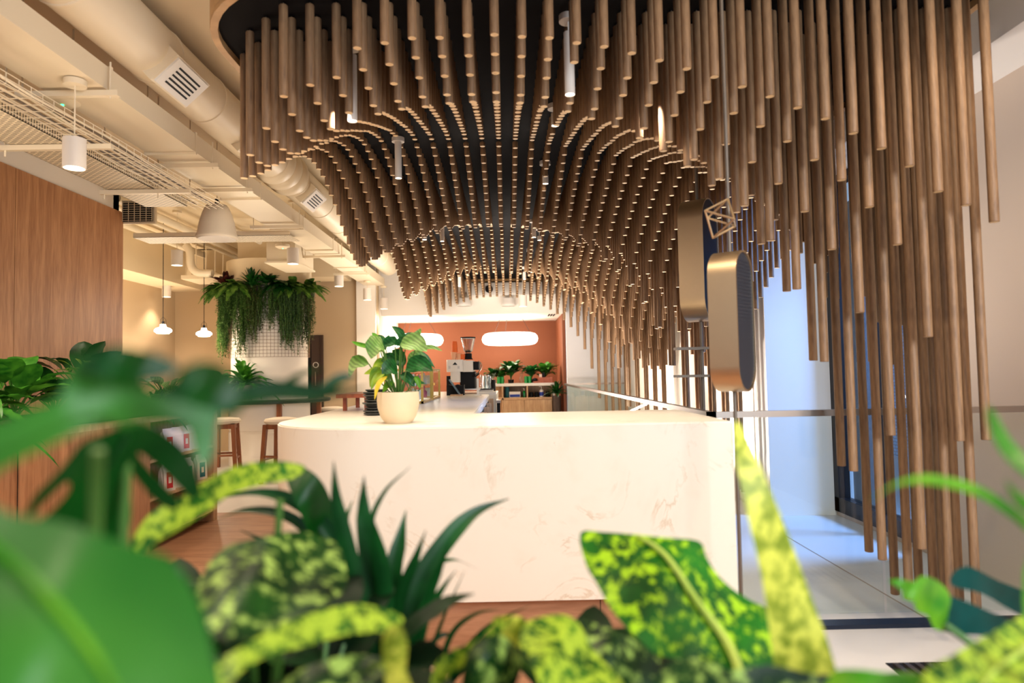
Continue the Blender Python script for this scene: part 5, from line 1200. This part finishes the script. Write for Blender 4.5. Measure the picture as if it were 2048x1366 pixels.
for (x, y, d) in ((1490,1410,1.03),(1610,1400,.9),(1020,1300,.94),(1130,1400,.86),(985,1390,.85)): rootstem(rp, x, y, d, rr_, .006, 'stemg')
# right side plants
kr = (.85,.75,SZ0); kp = plant('palm_seedling', kr, 'thin arching pale green blades at the right edge', 'plant')
strap(kp, [(2150,1750),(2120,1300),(2100,1110),(1990,1000),(1880,962),(1800,966),(1738,1004)], 10, .75, .62, 'brt', fold=.2)
strap(kp, [(2150,1750),(2060,1200),(2100,1060),(2040,1000),(2010,960)], 14, .72, .6, 'brt', fold=.2)
strap(kp, [(2150,1750),(2120,1200),(2110,1000),(2020,900),(1985,835),(1976,810)], 17, .7, .62, 'fol1', fold=.2)
strap(kp, [(2150,1750),(2140,1200),(2130,1000),(2060,930),(2010,905)], 14, .66, .55, 'cala', fold=.2)
tr2 = (1.0,.95,SZ0); tp2 = plant('rubber_plant', tr2, 'dark blue green broad leaved plant at the lower right', 'plant')
outline_leaf(tp2, [(1900,1160),(1910,1142),(1930,1133),(1952,1138),(1998,1162),(2085,1200),(2085,1246),(2025,1222),(1965,1188),(1910,1174)], 1.15, 'teall', (.2,0), .1)
outline_leaf(tp2, [(1886,1196),(1922,1199),(1968,1218),(2020,1240),(2085,1262),(2085,1320),(2010,1282),(1955,1270),(1893,1264)], 1.12, 'teall', (.2,0), .1)
rootstem(tp2, 2050, 1262, 1.13, tr2, .006)
br2 = (.92,.9,SZ0); bp2 = plant('spotted_leaf_plant', br2, 'bright green serrated and spotted leaves in the lower right corner', 'plant')
outline_leaf(bp2, [(1778,1162),(1800,1158),(1828,1164),(1842,1152),(1868,1158),(1890,1175),(1902,1200),(1896,1232),(1900,1262),(1870,1258),(1856,1232),(1834,1222),(1826,1204),(1806,1196),(1800,1178)], 1.0, 'brt', (.1,0), .1)
outline_leaf(bp2, [(1835,1380),(1855,1338),(1895,1316),(1940,1290),(1980,1268),(2080,1232),(2080,1440),(1820,1440)], .7, 'var2', (.1,-.3), .1, mid=[(2080,1275),(2030,1312),(1990,1340),(1960,1380)], midw=7)
for (x, y, d) in ((1890,1250,1.0),(1980,1400,.7)): rootstem(bp2, x, y, d, br2, .005)
# low filler plants that close the planter, leaf colour darkened to paint shade
FP = [((-.55,1.15),'mon2','shade-darkened broad leaved filler plant behind the monstera'),((-.42,1.28),'fol2','shade-darkened leafy filler plant between monstera and strap plant'),((-.30,1.05),'mon2','low shade-darkened plant under the spotted leaves left of centre'),((-.15,.95),'fol2','low shade-darkened plant at the centre of the front planter'),((.12,1.1),'mon2','low shade-darkened plant behind the right spotted leaves'),((.3,1.15),'fol2','low shade-darkened plant under the large spotted leaf'),((-.8,1.2),'mon2','shade-darkened plant at the left end of the front planter')]
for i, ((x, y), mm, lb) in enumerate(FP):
    broad_plant((x,y,SZ0), lb, 18, .2, .05, .14 if x > -.2 else .24, 'fill', 90+i, 1.1, .5, 'shade-darkened filler plants in the front planter', 'shade_filler_plant')
# ================================================================ light
W = bpy.data.worlds.new('world'); bpy.context.scene.world = W; W.use_nodes = True
bg = W.node_tree.nodes['Background']; bg.inputs[0].default_value = (.72, .84, 1, 1); bg.inputs[1].default_value = .6
WARM = (1, .78, .54)
for x in (-1.6, -.3): 
    for y in (.6, 1.9):
        light('SPOT', 'ceiling_downlight', (x, y, ZC-.1), 70, size=.06, aim=(x,y,0), spot=110)
# counter downlights
for x in (-.8, 0, .75): light('SPOT', 'counter_downlight', (x, 3.35, ZP-.35), 55, size=.03, aim=(x,3.4,0), spot=75, col=(1,.86,.7))
for y in (3.4,5.2): light('SPOT', 'planter_fill_lamp', (-3.1,y,ZC-.5), 42, size=.05, aim=(-3.2,y,1), spot=80, col=(1,.8,.6))  # added fill lamps that brighten the planter plants
# uplight bounce on the exposed ceiling
for x, y, e in ((-2.9,3.2,19),(-4.6,8.8,20),(-2.0,5.6,16),(-3.0,8.2,13),(-1.9,10.9,17),(-1.7,3.4,11)):
    light('POINT', 'ceiling_wash', (x, y, HC+.75), e, size=.3, col=(1,.84,.64))
light('SPOT', 'wall_grazer', (-5.5,10.35,.85), 150, size=.03, aim=(-5.75,10.35,1.9), spot=90)
light('SPOT', 'pillar_grazer', (-2.2,11.5,2.9), 60, size=.03, aim=(-2.4,11.9,1.2), spot=90)
# stair wash behind the dowels
light('AREA', 'stair_wall_wash', (1.75,9.6,.08), 420, size=.15, sy=7.2, aim=(2.25,9.6,1.2), col=(1,.9,.8))
light('SPOT', 'stair_wall_fill', (1.3,6.7,.25), 420, size=.1, aim=(2.25,6.4,1.5), spot=110, col=(1,.93,.86))  # added spot that brightens the near end of the white wall
# daylight through the right window
light('SPOT', 'window_daylight', (5.3,4.7,2.9), 1700, size=.6, aim=(2.5,5.3,.9), spot=60, col=(.27,.5,1))
light('AREA', 'front_window_daylight', (2.2,-.9,2.3), 145, size=1.6, sy=1.6, aim=(1.6,3.4,0), col=(.86,.93,1))
light('SPOT', 'right_wall_fill', (1.7,1.9,ZC-.1), 60, size=.06, aim=(2.6,2.6,.6), spot=100)  # added warm fill lamp that brightens the right wall
# back bar
light('AREA', 'back_bar_light', (-.6,13.3,HC+1.04), 18, size=3, sy=.8, rot=(0,0,0))
sc = bpy.context.scene
sc.view_settings.view_transform = 'Standard'; sc.view_settings.look = 'None'; sc.view_settings.gamma = 1; sc.view_settings.exposure = .28
sc.view_settings.use_curve_mapping = False
cy = sc.cycles
cy.max_bounces = 6; cy.diffuse_bounces = 3; cy.glossy_bounces = 3; cy.transmission_bounces = 4; cy.transparent_max_bounces = 10
cy.sample_clamp_indirect = 4; cy.caustics_reflective = False; cy.caustics_refractive = False
cy.use_denoising = True
